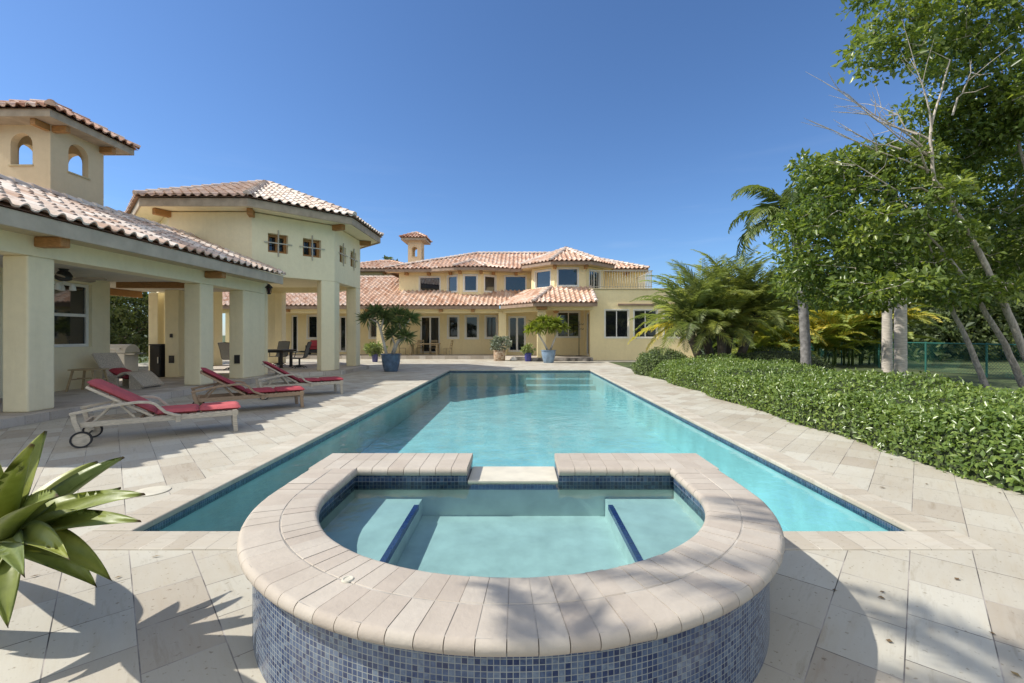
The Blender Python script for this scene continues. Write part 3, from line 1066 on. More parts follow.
strip(w, [Vector((GX0, 3.442, 0)), Vector((GX1, 3.442, 0))], 0.33, 0.376)
strip(w, [Vector((GX1, 3.442, 0)), Vector((pt[-1].x, 3.442, 0))], 0.33, WB)
w.build('waterline_tiles', M['mosaic_dark'], spa, smooth=True, angle=40, fix=False)
BX = 0.69
yb = SC[1] - 1.085 * math.sqrt(1 - ((BX) / 1.205) ** 2)
for sg in (-1, 1):
    th = math.acos(BX / 1.205)
    th_e = -math.atan2(math.sqrt(1 - (BX / 1.205) ** 2), BX / 1.205)
    arc = [Vector((SC[0] + sg * 1.205 * math.cos(th_e * k / 16), SC[1] + 1.085 * math.sin(th_e * k / 16), 0)) for k in range(17)]
    poly = [Vector((SC[0] + sg * BX, 3.445, 0)), Vector((SC[0] + sg * 1.205, 3.445, 0))] + arc
    b = MB()
    b.poly([(p.x, p.y, SB) for p in poly])
    x = SC[0] + sg * BX
    b.poly([(x, 3.445, SF), (x, arc[-1].y, SF), (x, arc[-1].y, SB), (x, 3.445, SB)])
    bench = b.build('bench', M['spa_plaster'], spa, fix=False)
    t = MB()
    t.box(min(x - sg * 0.004, x + sg * 0.03), max(x - sg * 0.004, x + sg * 0.03), arc[-1].y + 0.32, 3.30, SB - 0.03, SB + 0.004)
    t.build('edge_tiles', M['trim_tile'], bench)
b = MB()
thf = math.atan2(math.sqrt(1 - (BX / 1.205) ** 2), BX / 1.205)
fl = [Vector((SC[0] + 1.205 * math.cos(-thf - (math.pi - 2 * thf) * k / 24), SC[1] + 1.085 * math.sin(-thf - (math.pi - 2 * thf) * k / 24), SF)) for k in range(25)]
b.poly([(SC[0] + BX, 3.445, SF)] + [tuple(p) for p in fl] + [(SC[0] - BX, 3.445, SF)])
b.build('foot_well', M['spa_plaster'], spa, fix=False)
b = MB()
b.box(GX0 + 0.004, GX1 - 0.004, 3.425, 3.80, 0.377, 0.404)
b.build('spillway', M['spill'], spa, bevel=0.006)
b = MB()
b.poly([(p.x, p.y, 0.388) for p in pi_])
b.build('spa_water', M['spa_water'], spa, fix=False)
b = MB()
b.lathe([(0.0, 0.003), (0.015, 0.003), (0.017, 0.006), (0.022, 0.006), (0.025, 0.0)], (-0.70, 1.86, TOP), 20)
b.build('air_button', M['spill'], spa)

g = MB()
g.lathe([(0.15, 0.0), (0.15, 0.007), (0.13, 0.012), (0.0, 0.012)], (-3.52, 4.36, 0.001), 32)
tag(g.build('skimmer_lid', M['spill'], smooth=True, angle=30), 'round pale skimmer lid set in the paving by the left pool edge', 'lid')

# =====================================================================================
# PLATFORM under the covered wing and the octagonal pavilion
# =====================================================================================
OC = (-10.45, 18.8)
def octa(apo, c=OC, k0=0):
    """corners P1..P8: P1 right end of the face towards the viewer, then anticlockwise"""
    h = apo * math.tan(math.pi / 8)
    x, y = c
    return [(x + h, y - apo), (x + apo, y - h), (x + apo, y + h), (x + h, y + apo), (x - h, y + apo), (x - apo, y + h), (x - apo, y - h), (x - h, y - apo)]
FLZ = 0.15
o8 = octa(3.75)
g = MB()
pl = [(-14.3, 4.6), (-8.25, 4.6), (-8.25, o8[0][1] + (-8.25 - o8[0][0])), o8[1], o8[2], o8[3], o8[4], o8[5], (-14.3, o8[5][1] - 0.1)]
g.prism(pl, 0.002, FLZ)
structure('platform', g, M['platform'])

# =====================================================================================
# COVERED WING (single storey, gable roof, lookout tower)
# =====================================================================================
wing = thing('veranda_wing', 'long single storey yellow wing with thick pillars, tiled eave and small lookout tower', 'building', (-10.5, 7, 0))
for ya, yb_ in ((4.95, 5.42), (7.9, 8.37), (12.19, 12.72), (14.09, 15.28)):
    m = MB(); m.box(-8.98, -8.53, ya, yb_, FLZ, 2.89)
    p = m.build('pillar', M['stucco'], wing, bevel=0.03)
    if ya > 14:
        v = MB(); v.box(-8.80, -8.64, ya - 0.03, ya, 0.62, 0.88)
        v.build('vent_cover', M['black'], p)
m = MB(); m.box(-8.98, -8.53, 4.95, 15.28, 2.891, 3.27)
m.build('beam', M['stucco'], wing, bevel=0.012)
m = MB(); m.box(-8.528, -7.995, 4.9, 15.28, 3.235, 3.26)
m.build('soffit', M['soffit'], wing)
m = MB(); m.box(-7.99, -7.93, 4.9, 15.31, 3.20, 3.47)
m.box(-8.98, -7.99, 15.262, 15.31, 3.262, 3.46)
m.build('fascia', M['fascia_wing'], wing, bevel=0.008)
for y in (5.18, 8.08, 12.42):
    m = MB(); m.box(-8.53, -8.04, y - 0.09, y + 0.09, 3.05, 3.232)
    m.build('corbel', M['corbel'], wing, bevel=0.025)
m = MB()
EX, EZ, RX = -7.88, 3.50, -10.95
RZ = EZ + 0.40 * (EX - RX)
roof_face(m, [(EX, 4.85, EZ), (EX, 15.34, EZ), (RX, 15.34, RZ), (RX, 4.85, RZ)])
roof_face(m, [(-14.6, 15.34, EZ - 0.2), (-14.6, 4.85, EZ - 0.2), (RX, 4.85, RZ), (RX, 15.34, RZ)], fine=False)
rf = m.build('roof', M['tile_near'], wing, fix=False, smooth=True, angle=45)
m = MB(); caps(m, (RX, 4.85, RZ + 0.03), (RX, 15.34, RZ + 0.03)); caps(m, (RX, 15.30, RZ), (EX, 15.30, EZ + 0.02), r=0.09)
m.build('ridge_tiles', M['tile_near'], rf, fix=False, smooth=True, angle=50)
m = MB()
wall(m, (-11.1, 4.95), (0, 1), 7.40, FLZ, 3.0, 0.25, [(1.05, 4.6, FLZ + 0.02, 2.65), (5.60, 6.88, 1.20, 2.80)])
wall(m, (-14.0, 4.95), (1, 0), 2.648, FLZ, 4.2, 0.25)
wall(m, (-11.352, 12.35), (-1, 0), 2.9, FLZ, 3.0, 0.25)
m.poly([(-8.6, 15.2, 3.26), (-14.3, 15.2, 3.26), (RX, 15.2, RZ - 0.08)])
m.build('wall', M['stucco'], wing)
window(wing, (-11.1, 4.95), (0, 1), 5.60, 6.88, 1.20, 2.80, depth=0.10, fw=0.075, hbars=(0.5,))
window(wing, (-11.1, 4.95), (0, 1), 1.05, 4.6, FLZ + 0.02, 2.65, depth=0.10, fw=0.07, bars=(0.33, 0.66), name='sliding_door')
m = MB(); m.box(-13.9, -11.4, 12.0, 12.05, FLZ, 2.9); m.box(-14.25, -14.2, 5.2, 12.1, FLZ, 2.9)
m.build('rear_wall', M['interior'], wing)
for xa, xb, ya, yb_ in ((-11.36, -10.92, 14.6, 15.06), (-12.62, -12.30, 15.5, 15.8), (-14.2, -13.75, 14.7, 15.2)):
    m = MB(); m.box(xa, xb, ya, yb_, FLZ, 2.945)
    p = m.build('inner_pillar', M['stucco'], wing, bevel=0.012)
    if xa == -11.36:
        v = MB(); v.box(-11.22, -11.06, 14.575, 14.6, 0.60, 0.84); v.build('vent_cover', M['black'], p)
        v = MB(); v.box(-11.19, -11.11, 14.575, 14.6, 1.42, 1.54); v.build('socket', M['iron'], p)
m = MB(); m.box(-14.28, -8.985, 5.0, 15.27, 2.947, 2.97)
m.build('ceiling', M['board_ceiling'], wing)
m = MB(); m.box(-11.0, -9.0, 12.42, 12.60, 2.79, 2.945); m.build('ceiling_beam', M['corbel'], wing)
m = MB(); m.box(-12.75, -12.58, 12.37, 15.2, 2.74, 2.945); m.build('ceiling_beam', M['corbel'], wing)
m = MB(); m.box(-14.2, -13.9, 12.37, 14.69, 2.62, 2.944); m.build('garden_beam', M['stucco_far'], wing)

# lookout tower -----------------------------------------------------------------------
def arch_wall(mb, o, d, L, z0, z1, th, s0, s1, zb, zs, n=10):
    d = Vector((d[0], d[1], 0)).normalized(); nn = Vector((-d.y, d.x, 0)); o = Vector((o[0], o[1], 0))
    def p(s, z, t): return o + d * s + nn * t + Vector((0, 0, z))
    r = (s1 - s0) / 2; c = (s0 + s1) / 2
    A = [(c - r * math.cos(math.pi * k / n), zs + r * math.sin(math.pi * k / n)) for k in range(n + 1)]
    for t, rev in ((0, False), (th, True)):
        polys = [[(0, z0), (s0, z0), (s0, z1), (0, z1)], [(s1, z0), (L, z0), (L, z1), (s1, z1)], [(s0, z0), (s1, z0), (s1, zb), (s0, zb)]]
        for k in range(n):
            polys.append([A[k], A[k + 1], (A[k + 1][0], z1), (A[k][0], z1)])
        for q in polys:
            P = [p(s, z, t) for s, z in q]
            mb.poly(list(reversed(P)) if rev else P)
    B = [(s0, zb)] + A + [(s1, zb)]
    for k in range(len(B) - 1):
        mb.poly([p(*B[k], 0), p(*B[k + 1], 0), p(*B[k + 1], th), p(*B[k], th)])
    mb.poly([p(s0, zb, 0), p(s0, zb, th), p(s1, zb, th), p(s1, zb, 0)])

def tower(parent, x0, x1, y0, y1, z0, z1, ww, zb, zs, ov, eave_z, apex, mat, tmat, th=0.16, name='tower'):
    m = MB()
    W, D = x1 - x0, y1 - y0
    for o, d, L in (((x0, y0), (1, 0), W), ((x1, y0), (0, 1), D), ((x1, y1), (-1, 0), W), ((x0, y1), (0, -1), D)):
        c = L / 2
        arch_wall(m, o, d, L, z0, z1, th, c - ww / 2, c + ww / 2, zb, zs)
    m.box(x0 + th, x1 - th, y0 + th, y1 - th, zb - 0.12, zb - 0.02)
    t = m.build(name, M[mat], parent, fix=False)
    for o, d, L in (((x0, y0), (1, 0), W), ((x1, y0), (0, 1), D), ((x1, y1), (-1, 0), W), ((x0, y1), (0, -1), D)):
        m = MB()
        dd = Vector((d[0], d[1], 0)); nn = Vector((-dd.y, dd.x, 0))
        m.obox((o[0], o[1], 0), dd, nn, (L / 2 - ww / 2 - 0.03, L / 2 + ww / 2 + 0.03), (-0.035, 0.02), (zb - 0.035, zb - 0.003))
        m.build('sill', M['soffit'], t)
    m = MB()
    O = [(x0 - ov, y0 - ov), (x1 + ov, y0 - ov), (x1 + ov, y1 + ov), (x0 - ov, y1 + ov)]
    I = [(x0 - ov + .05, y0 - ov + .05), (x1 + ov - .05, y0 - ov + .05), (x1 + ov - .05, y1 + ov - .05), (x0 - ov + .05, y1 + ov - .05)]
    bevel_poly_ring(m, O, I, eave_z - 0.19, eave_z - 0.01)
    m.poly([(p[0], p[1], z1) for p in I])
    m.build('fascia', M['fascia'], t)
    m = MB()
    e = ov + 0.07
    c = ((x0 + x1) / 2, (y0 + y1) / 2, apex)
    E = [(x0 - e, y0 - e, eave_z), (x1 + e, y0 - e, eave_z), (x1 + e, y1 + e, eave_z), (x0 - e, y1 + e, eave_z)]
    for i in range(4):
        roof_face(m, [E[i], E[(i + 1) % 4], c], col=0.24, course=0.34, h=0.065)
    for i in range(4):
        caps(m, E[i], c, r=0.10)
    m.build('roof', M[tmat], t, fix=False, smooth=True, angle=45)
    return t
tw = tower(wing, -12.92, -11.5, 11.17, 12.60, 3.9, 6.66, 0.54, 5.68, 6.19, 0.46, 6.84, 7.52, 'stucco_tan', 'tile_mid')
for x, y, dx, dy in ((-11.5, 11.25, .36, 0), (-11.5, 12.52, .36, 0), (-11.56, 11.17, 0, -.36), (-12.84, 11.17, 0, -.36)):
    m = MB()
    if dx: m.box(x, x + dx, y - 0.06, y + 0.06, 6.50, 6.655)
    else: m.box(x - 0.06, x + 0.06, y + dy, y, 6.50, 6.655)
    m.build('corbel', M['corbel'], tw, bevel=0.01)

# =====================================================================================
# OCTAGONAL PAVILION
# =====================================================================================
pav = thing('pavilion', 'tall octagonal yellow pavilion with open ground floor and tiled pyramid roof', 'building', (OC[0], OC[1], 0))
P8 = octa(3.4)
for i in range(8):
    c = Vector((*P8[i], 0)); a = Vector((*P8[i - 1], 0)); b = Vector((*P8[(i + 1) % 8], 0))
    da = (a - c).normalized(); db = (b - c).normalized()
    inw = (Vector((*OC, 0)) - c).normalized()
    q = 0.42 / math.cos(math.pi / 8)
    pa, pb = c + da * 0.5, c + db * 0.5
    na = Vector((-da.y, da.x, 0)); nb = Vector((-db.y, db.x, 0))
    if na.dot(inw) < 0: na = -na
    if nb.dot(inw) < 0: nb = -nb
    m = MB()
    m.prism([(p.x, p.y) for p in (c, pb, pb + nb * 0.42, c + inw * q, pa + na * 0.42, pa)], FLZ, 3.548)
    m.build('pillar', M['stucco'], pav, bevel=0.025)
m = MB()
holes = {0: [(0.50, 1.15, 4.38, 5.04), (1.66, 2.31, 4.38, 5.04)], 1: [(0.50, 1.15, 4.38, 5.04), (1.66, 2.31, 4.38, 5.04)]}
for i in range(8):
    a, b = P8[i], P8[(i + 1) % 8]
    d = (b[0] - a[0], b[1] - a[1])
    wall(m, a, d, math.hypot(*d), 3.55, 5.66, 0.34, holes.get(i, ()))
m.prism(octa(3.2), 3.78, 3.80)
uw = m.build('upper_wall', M['stucco'], pav)
for i in (0, 1):
    a, b = P8[i], P8[(i + 1) % 8]
    d = Vector((b[0] - a[0], b[1] - a[1], 0)).normalized(); nn = Vector((-d.y, d.x, 0))
    for h in holes[i]:
        s, z = (h[0] + h[1]) / 2, (h[2] + h[3]) / 2
        m = MB()
        o = Vector((a[0], a[1], 0))
        m.bar(o + d * s - nn * 0.03 + Vector((0, 0, h[2] - 0.13)), o + d * s - nn * 0.03 + Vector((0, 0, h[3] + 0.13)), 0.035, 0.035, up=(1, 0, 0))
        m.bar(o + d * (h[0] - 0.13) - nn * 0.03 + Vector((0, 0, z)), o + d * (h[1] + 0.13) - nn * 0.03 + Vector((0, 0, z)), 0.035, 0.035)
        gr = m.build('window_grille', M['rail'], uw)
        m = MB()
        m.obox(o, d, nn, (h[0] + .02, h[1] - .02), (0.28, 0.29), (h[2] + .02, h[3] - .02))
        gl_ = m.build('window', M['glass'], uw)
        m = MB(); e_ = .004
        for sr, zr in (((h[0] + e_, h[0] + .09), (h[2] + e_, h[3] - e_)), ((h[1] - .09, h[1] - e_), (h[2] + e_, h[3] - e_)), ((h[0] + .09, h[1] - .09), (h[2] + e_, h[2] + .09)), ((h[0] + .09, h[1] - .09), (h[3] - .09, h[3] - e_)), ((s - .03, s + .03), (h[2] + .09, h[3] - .09))):
            m.obox(o, d, nn, sr, (.18, .275), zr)
        m.build('frame', M['corbel'], gl_)
m = MB()
O, I = octa(4.20), octa(4.15)
bevel_poly_ring(m, O, I, 5.64, 5.90)
m.build('fascia', M['fascia'], pav)
m = MB()
A, B = octa(4.149), octa(3.1)
for i in range(8):
    j = (i + 1) % 8
    m.poly([(*A[i], 5.69), (*A[j], 5.69), (*B[j], 5.70), (*B[i], 5.70)])
m.build('soffit', M['stucco'], pav, fix=False)
m = MB(); E8 = octa(4.29); apex = (OC[0], OC[1], 7.78)
for i in range(8):
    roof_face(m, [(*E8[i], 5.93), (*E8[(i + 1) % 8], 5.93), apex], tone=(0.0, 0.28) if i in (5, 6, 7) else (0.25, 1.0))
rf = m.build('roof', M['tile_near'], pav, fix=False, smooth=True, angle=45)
m = MB()
for i in range(8):
    caps(m, (*E8[i], 5.96), apex, r=0.12)
m.build('hip_tiles', M['cap'], rf, fix=False, smooth=True, angle=50)
for i in range(8):
    c = Vector((*P8[i], 0)); out = (c - Vector((*OC, 0))).normalized()
    m = MB(); s = Vector((-out.y, out.x, 0))
    m.obox(c - out * 0.05, out, s, (0, 0.50), (-0.09, 0.09), (5.48, 5.688))
    m.build('corbel', M['corbel'], pav, bevel=0.02)

# =====================================================================================
# MAIN HOUSE across the far end of the pool
# =====================================================================================
house = thing('main_house', 'two storey yellow house with terracotta roofs across the far end of the pool', 'house', (-2, 31, 0))
SF_ = 'stucco_far'
EYL, EZL = 28.2, 3.33
# lower recessed walls
WY = 31.0
lw = MB()
def hx(u0, u1, v0, v1, Y, x0):
    return (at(u0, Y) - x0, at(u1, Y) - x0, zz(v1, Y), zz(v0, Y))
H1 = [hx(264, 270, 315, 345, WY, -20), hx(291, 298, 315, 353, WY, -20), hx(308, 317, 316, 338, WY, -20), hx(339, 346.5, 316, 352, WY, -20),
      hx(370, 377, 318, 337.5, WY, -20), hx(420, 440, 316, 353, WY, -20), hx(448.5, 458, 316.5, 337.5, WY, -20), hx(466, 477.5, 316.5, 338, WY, -20), hx(486, 496.5, 316.5, 337.5, WY, -20)]
wall(lw, (-20, WY), (1, 0), 19.1, 0.2, 3.2, 0.25, H1)
W2 = 29.6
H2 = [hx(508, 526, 316, 352, W2, -0.9), hx(557.5, 579.5, 312, 337, W2, -0.9)]
wall(lw, (-0.9, W2), (1, 0), 5.14, 0.2, 3.2, 0.2, H2)
wall(lw, (-0.9, WY), (0, -1), WY - W2 - 0.001, 0.2, 3.2, 0.2)
lw.build('lower_wall', M[SF_], house)
for k, h in enumerate(H1):
    dr = k in (1, 3, 5)
    window(house, (-20, WY), (1, 0), *h, depth=0.08, fw=0.11 if dr else 0.05, bars=(0.5,) if k == 5 else (), name='door' if dr else 'window', trim=0.0 if dr else 0.10)
for k, h in enumerate(H2):
    window(house, (-0.9, W2), (1, 0), *h, depth=0.08, fw=0.13 if k == 0 else 0.06, bars=(0.5,), name='door' if k == 0 else 'window', trim=0.0 if k == 0 else 0.06)
# right hand block with balcony
BX0, BX1, BY = 4.24, 10.6, 27.2
rb = MB()
HR = [hx(605, 628.5, 310, 337.6, BY, BX0), hx(634, 657, 310, 337.6, BY, BX0), hx(664, 686, 310, 337.6, BY, BX0)]
wall(rb, (BX0, BY), (1, 0), BX1 - BX0, -0.02, 4.22, 0.25, HR)
HS = [(29.59 - 28.75, 29.59 - 27.55, 0.22, 2.9)]
wall(rb, (BX0 + 0.001, 29.59), (0, -1), 29.59 - BY - 0.252, -0.02, 3.6, 0.25, HS)
wall(rb, (BX1, BY + 0.251), (0, 1), 6.0, -0.02, 4.22, 0.25)
rb.box(BX0 + 0.26, BX1 - 0.26, BY + 0.26, 33.2, 3.9, 3.95)
rb.build('balcony_wing_wall', M[SF_], house)
for h in HR:
    window(house, (BX0, BY), (1, 0), *h, depth=0.07, fw=0.055, bars=(0.5,), trim=0.05)
window(house, (BX0 + 0.001, 29.59), (0, -1), *HS[0], depth=0.06, fw=0.11, name='door')
cpm = MB(); cpm.box(BX0 - 0.06, BX1 + 0.06, BY - 0.06, BY + 0.31, 4.221, 4.29)
cpm.build('parapet_cap', M['soffit'], house, bevel=0.015)
m = MB(); m.box(5.9, BX1 + 0.1, BY - 0.10, BY - 0.002, 3.26, 3.37)
m.build('string_course', M['fascia_far'], house)
rl = MB()
x = BX0 + 0.12
k = 0
while x < 8.0:
    rl.tube([(x, BY + 0.12, 4.29), (x, BY + 0.06, 4.62), (x, BY + 0.12, 5.34)], 0.016, 5)
    x += 0.155; k += 1
for y in [27.45 + 0.16 * i for i in range(22)]:
    rl.tube([(8.0, y, 3.95), (8.0, y, 5.34)], 0.014, 5)
rl.bar((BX0 + 0.05, BY + 0.12, 5.36), (8.0, BY + 0.12, 5.36), 0.05, 0.04)
rl.bar((8.0, BY + 0.1, 5.36), (8.0, 30.95, 5.36), 0.05, 0.04)
rl.bar((BX0 + 0.05, BY + 0.12, 4.40), (8.0, BY + 0.12, 4.40), 0.03, 0.03)
rl.build('balcony_railing', M['rail'], house)
# upper walls
ZU0, ZU1 = 3.9, 5.72
uwm = MB()
UH = [hx(419.5, 440, 277, 291.6, WY, -8.18), hx(505, 526, 276, 291.4, WY, -8.18)]
CB = (3.12, 30.15)
b8 = octa(2.3, CB)                      # [7]=front-left [0]=front-right [1]=right ...
wall(uwm, (-8.18, WY), (1, 0), 3.14, ZU0, ZU1, 0.25, [UH[0]])
LB = [(-5.04, WY), (-3.92, 30.2), (-2.52, 30.2), (-1.36, WY)]
for i in range(3):
    a, b = LB[i], LB[i + 1]
    d = (b[0] - a[0], b[1] - a[1]); L = math.hypot(*d)
    hh = (L * 0.5 - 0.42, L * 0.5 + 0.42, 4.42, 5.46)
    wall(uwm, a, d, L, ZU0, ZU1, 0.2, [hh])
    window(house, a, d, *hh, depth=0.06, fw=0.05, glass='glass_up', trim=0.07)
off = (-1.36) - (-8.18)
wall(uwm, (-1.36, WY), (1, 0), b8[6][0] + 1.36, ZU0, ZU1, 0.25, [(UH[1][0] - off, UH[1][1] - off, UH[1][2], UH[1][3])])
window(house, (-8.18, WY), (1, 0), *UH[0], depth=0.07, fw=0.05, glass='glass_up', trim=0.05)
window(house, (-1.36, WY), (1, 0), UH[1][0] - off, UH[1][1] - off, UH[1][2], UH[1][3], depth=0.07, fw=0.05, glass='glass_up', trim=0.05)
seq = [5, 6, 7, 0, 1, 2]
for k in range(5):
    a, b = b8[seq[k]], b8[seq[k + 1]]
    d = (b[0] - a[0], b[1] - a[1]); L = math.hypot(*d)
    hh = None
    if k == 1: hh = (L * 0.5 - 0.62, L * 0.5 + 0.62, 4.46, 5.52)
    if k == 2: hh = (at(557.8, 27.85) - a[0], at(578, 27.85) - a[0], 4.52, 5.58)
    if k == 3: hh = (L * 0.5 - 0.55, L * 0.5 + 0.55, 4.25, 5.52)
    wall(uwm, a, d, L, 3.6, ZU1, 0.2, [hh] if hh else ())
    if hh:
        window(house, a, d, *hh, depth=0.07, fw=0.05, glass='glass_up', trim=0.06, bars=(0.5,) if k == 3 else (), name='balcony_door' if k == 3 else 'window')
wall(uwm, (b8[2][0], WY), (1, 0), 8.6 - b8[2][0], 3.9, ZU1, 0.25)
wall(uwm, (8.6, WY + 0.251), (0, 1), 7.0, 3.9, ZU1, 0.25)
uwm.build('upper_wall', M[SF_], house)
# roofs
rm = MB()
ES = 5.92
roof_face(rm, [(-20, EYL, EZL), (-8.2, EYL, EZL), (-8.2, 34.3, EZL + .41 * 6.1), (-20, 34.3, EZL + .41 * 6.1)], fine=False)
roof_face(rm, [(-8.2, EYL, EZL), (0.75, EYL, EZL), (0.75, 31.05, EZL + .41 * 2.85), (-8.2, 31.05, EZL + .41 * 2.85)], fine=False)
roof_face(rm, [(-1.18, 28.2, EZL), (0.78, 25.6, EZL), (2.0, 27.86, 4.41), (0.435, 29.94, 4.41)], fine=False)
roof_face(rm, [(0.78, 25.6, EZL), (4.42, 25.6, EZL), (4.42, 27.86, 4.41), (2.0, 27.86, 4.41)], fine=False)
lower = rm.build('lower_roof', M['tile_far'], house, fix=False, smooth=True, angle=45)
m = MB(); caps(m, (0.78, 25.6, EZL + .03), (2.0, 27.86, 4.44), fine=False); caps(m, (4.36, 25.6, EZL + .03), (4.36, 27.86, 4.44), fine=False)
caps(m, (-20, 34.3, EZL + .41 * 6.1), (-8.2, 34.3, EZL + .41 * 6.1), fine=False)
m.build('ridge_tiles', M['cap'], lower, fix=False, smooth=True, angle=50)
rm = MB()
rA, rB = (-3.1, 34.3, 7.62), (3.6, 34.3, 7.62)
E0, E1, E2, E3 = (-8.95, 30.3, ES), (8.65, 30.3, ES), (8.65, 38.3, ES), (-8.95, 38.3, ES)
roof_face(rm, [E0, E1, rB, rA], fine=False)
roof_face(rm, [E1, E2, rB], fine=False)
roof_face(rm, [E2, E3, rA, rB], fine=False)
roof_face(rm, [E3, E0, rA], fine=False)
be = octa(3.0, CB); bap = (CB[0], CB[1], 7.2)
for i in range(8):
    roof_face(rm, [(*be[i], ES + .01), (*be[(i + 1) % 8], ES + .01), bap], fine=False)
la = (-3.22, 32.4, 6.80)
q0, q1, q2, q3 = (-5.9, 30.32, ES + .01), (-4.25, 29.5, ES + .01), (-2.2, 29.5, ES + .01), (-0.55, 30.32, ES + .01)
roof_face(rm, [q0, q1, la], fine=False); roof_face(rm, [q1, q2, la], fine=False); roof_face(rm, [q2, q3, la], fine=False)
upper = rm.build('upper_roof', M['tile_far'], house, fix=False, smooth=True, angle=45)
m = MB()
for grp in (((E0, rA), (rA, rB), (E1, rB)), ((q1, la), (q2, la))):
    m = MB()
    for p, q in grp:
        caps(m, (p[0], p[1], p[2] + .03), (q[0], q[1], q[2] + .03), fine=False)
    m.build('hip_tiles', M['cap'], upper, fix=False, smooth=True, angle=50)
m = MB()
for i in (7, 0, 1, 6):
    caps(m, (*be[i], ES + .04), (*bap[:2], bap[2] + .03), fine=False)
m.build('hip_tiles', M['cap'], upper, fix=False, smooth=True, angle=50)
# fascias and soffits
m = MB()
m.bar((-20, EYL + .06, 3.22), (-1.22, EYL + .06, 3.22), 0.06, 0.2)
m.bar((-1.13, 28.23, 3.22), (0.82, 25.66, 3.22), 0.06, 0.2)
m.bar((0.84, 25.66, 3.22), (4.42, 25.66, 3.22), 0.06, 0.2)
m.bar((-8.9, 30.36, 5.81), (0.5, 30.36, 5.81), 0.06, 0.2)
m.bar((5.7, 30.36, 5.81), (8.6, 30.36, 5.81), 0.06, 0.2)
m.bar((8.6, 30.36, 5.81), (8.6, 38.2, 5.81), 0.06, 0.2)
m.bar((-8.9, 30.36, 5.81), (-8.9, 38.2, 5.81), 0.06, 0.2)
fo, fi = octa(2.96, CB), octa(2.90, CB)
bevel_poly_ring(m, fo, fi, 5.715, 5.912)
m.bar((-5.85, 30.33, 5.815), (-4.22, 29.56, 5.815), 0.05, 0.19); m.bar((-4.22, 29.56, 5.815), (-2.24, 29.56, 5.815), 0.05, 0.19); m.bar((-2.24, 29.56, 5.815), (-0.6, 30.33, 5.815), 0.05, 0.19)
m.build('fascia', M['fascia_far'], house)
m = MB()
m.box(-20, -0.5, EYL + .1, WY, 3.12, 3.14)
m.poly([(-1.1, 28.26, 3.125), (0.84, 25.7, 3.125), (4.24, 25.7, 3.125), (4.24, 29.6, 3.125), (-0.9, 29.6, 3.125)])
m.box(-8.85, 8.55, 30.4, 31.0, 5.722, 5.74)
m.prism(octa(2.89, CB), 5.741, 5.76)
m.poly([(-5.8, 30.38, 5.73), (-4.2, 29.6, 5.73), (-2.26, 29.6, 5.73), (-0.65, 30.38, 5.73)])
m.build('soffit', M['soffit'], house, fix=False)
# porch beams, columns, corbels
m = MB()
m.box(-20, -1.0, 28.65, 29.05, 2.88, 3.118)
m.bar((-0.95, 28.85, 3.0), (1.25, 26.45, 3.0), 0.4, 0.235)
m.box(1.2, BX0, 26.2, 26.6, 2.95, 3.12)
m.build('porch_beam', M[SF_], house)
for xa, xb, ya, yb_ in ((-1.28, -0.80, 28.6, 29.08), (1.05, 1.55, 26.15, 26.65), (at(377, 28.7), at(383, 28.7) + .1, 28.6, 29.08), (at(262, 28.7), at(267, 28.7) + .1, 28.6, 29.08)):
    m = MB(); m.box(xa, xb, ya, yb_, 0.2, 2.95)
    m.build('column', M[SF_], house, bevel=0.012)
for x in (-17.0, -14.5, -12, -9.5, -7.2, -4.9, -2.9):
    m = MB(); m.box(x - .1, x + .1, 28.32, 28.65, 2.95, 3.118); m.build('corbel', M['corbel'], house)
for x, y in ((-7.6, 31), (-6.1, 31), (-4.6, 30.7), (-3.9, 30.2), (-2.5, 30.2), (-1.7, 30.8), (-0.2, 31), (2.17, 27.85), (4.07, 27.85), (7.3, 31)):
    m = MB(); m.box(x - .1, x + .1, y - 0.45, y, 5.55, 5.718); m.build('corbel', M['corbel'], house)
m = MB(); m.box(1.0, 1.6, 25.75, 26.14, 2.98, 3.12); m.build('corbel', M['corbel'], house)
# rear storey seen at the far left, chimney
m = MB(); wall(m, (-14.5, 36), (1, 0), 6.2, 4.5, 6.66, 0.3); wall(m, (-8.3, 36), (0, 1), 4, 4.5, 6.66, 0.3)
m.build('rear_wall', M[SF_], house)
m = MB(); q = [(-15.2, 35.3, 6.66), (-7.6, 35.3, 6.66), (-7.6, 40.5, 6.66), (-15.2, 40.5, 6.66)]; ra, rb_ = (-11.6, 37.9, 7.62), (-10.6, 37.9, 7.62)
roof_face(m, [q[0], q[1], rb_, ra], fine=False); roof_face(m, [q[1], q[2], rb_], fine=False); roof_face(m, [q[3], q[0], ra], fine=False); roof_face(m, [q[2], q[3], ra, rb_], fine=False)
caps(m, q[1], rb_); caps(m, q[0], ra); caps(m, ra, rb_)
rr_ = m.build('rear_roof', M['tile_far'], house, fix=False, smooth=True, angle=45)
m = MB(); m.bar((-15.1, 35.37, 6.55), (-7.65, 35.37, 6.55), .06, .2); m.box(-15.1, -7.65, 35.4, 36, 6.46, 6.48); m.build('rear_fascia', M['fascia_far'], house)
for x in (-12.8, -10.6, -9.3):
    m = MB(); m.box(x - .1, x + .1, 35.6, 36, 6.28, 6.458); m.build('corbel', M['corbel'], house)
ch = tower(house, -8.42, -7.42, 34.5, 35.6, 5.9, 8.62, 0.42, 7.45, 8.0, 0.42, 8.82, 9.38, 'stucco_tan', 'tile_mid', th=0.2, name='chimney')
# porch floor
g = MB()
g.prism([(-20, 28.3), (-1.0, 28.3), (0.75, 26.0), (4.239, 26.0), (4.239, 29.6), (-0.9, 29.6), (-0.9, 31.0), (-20, 31.0)], 0.002, 0.2)
structure('porch_floor', g, M['platform'])

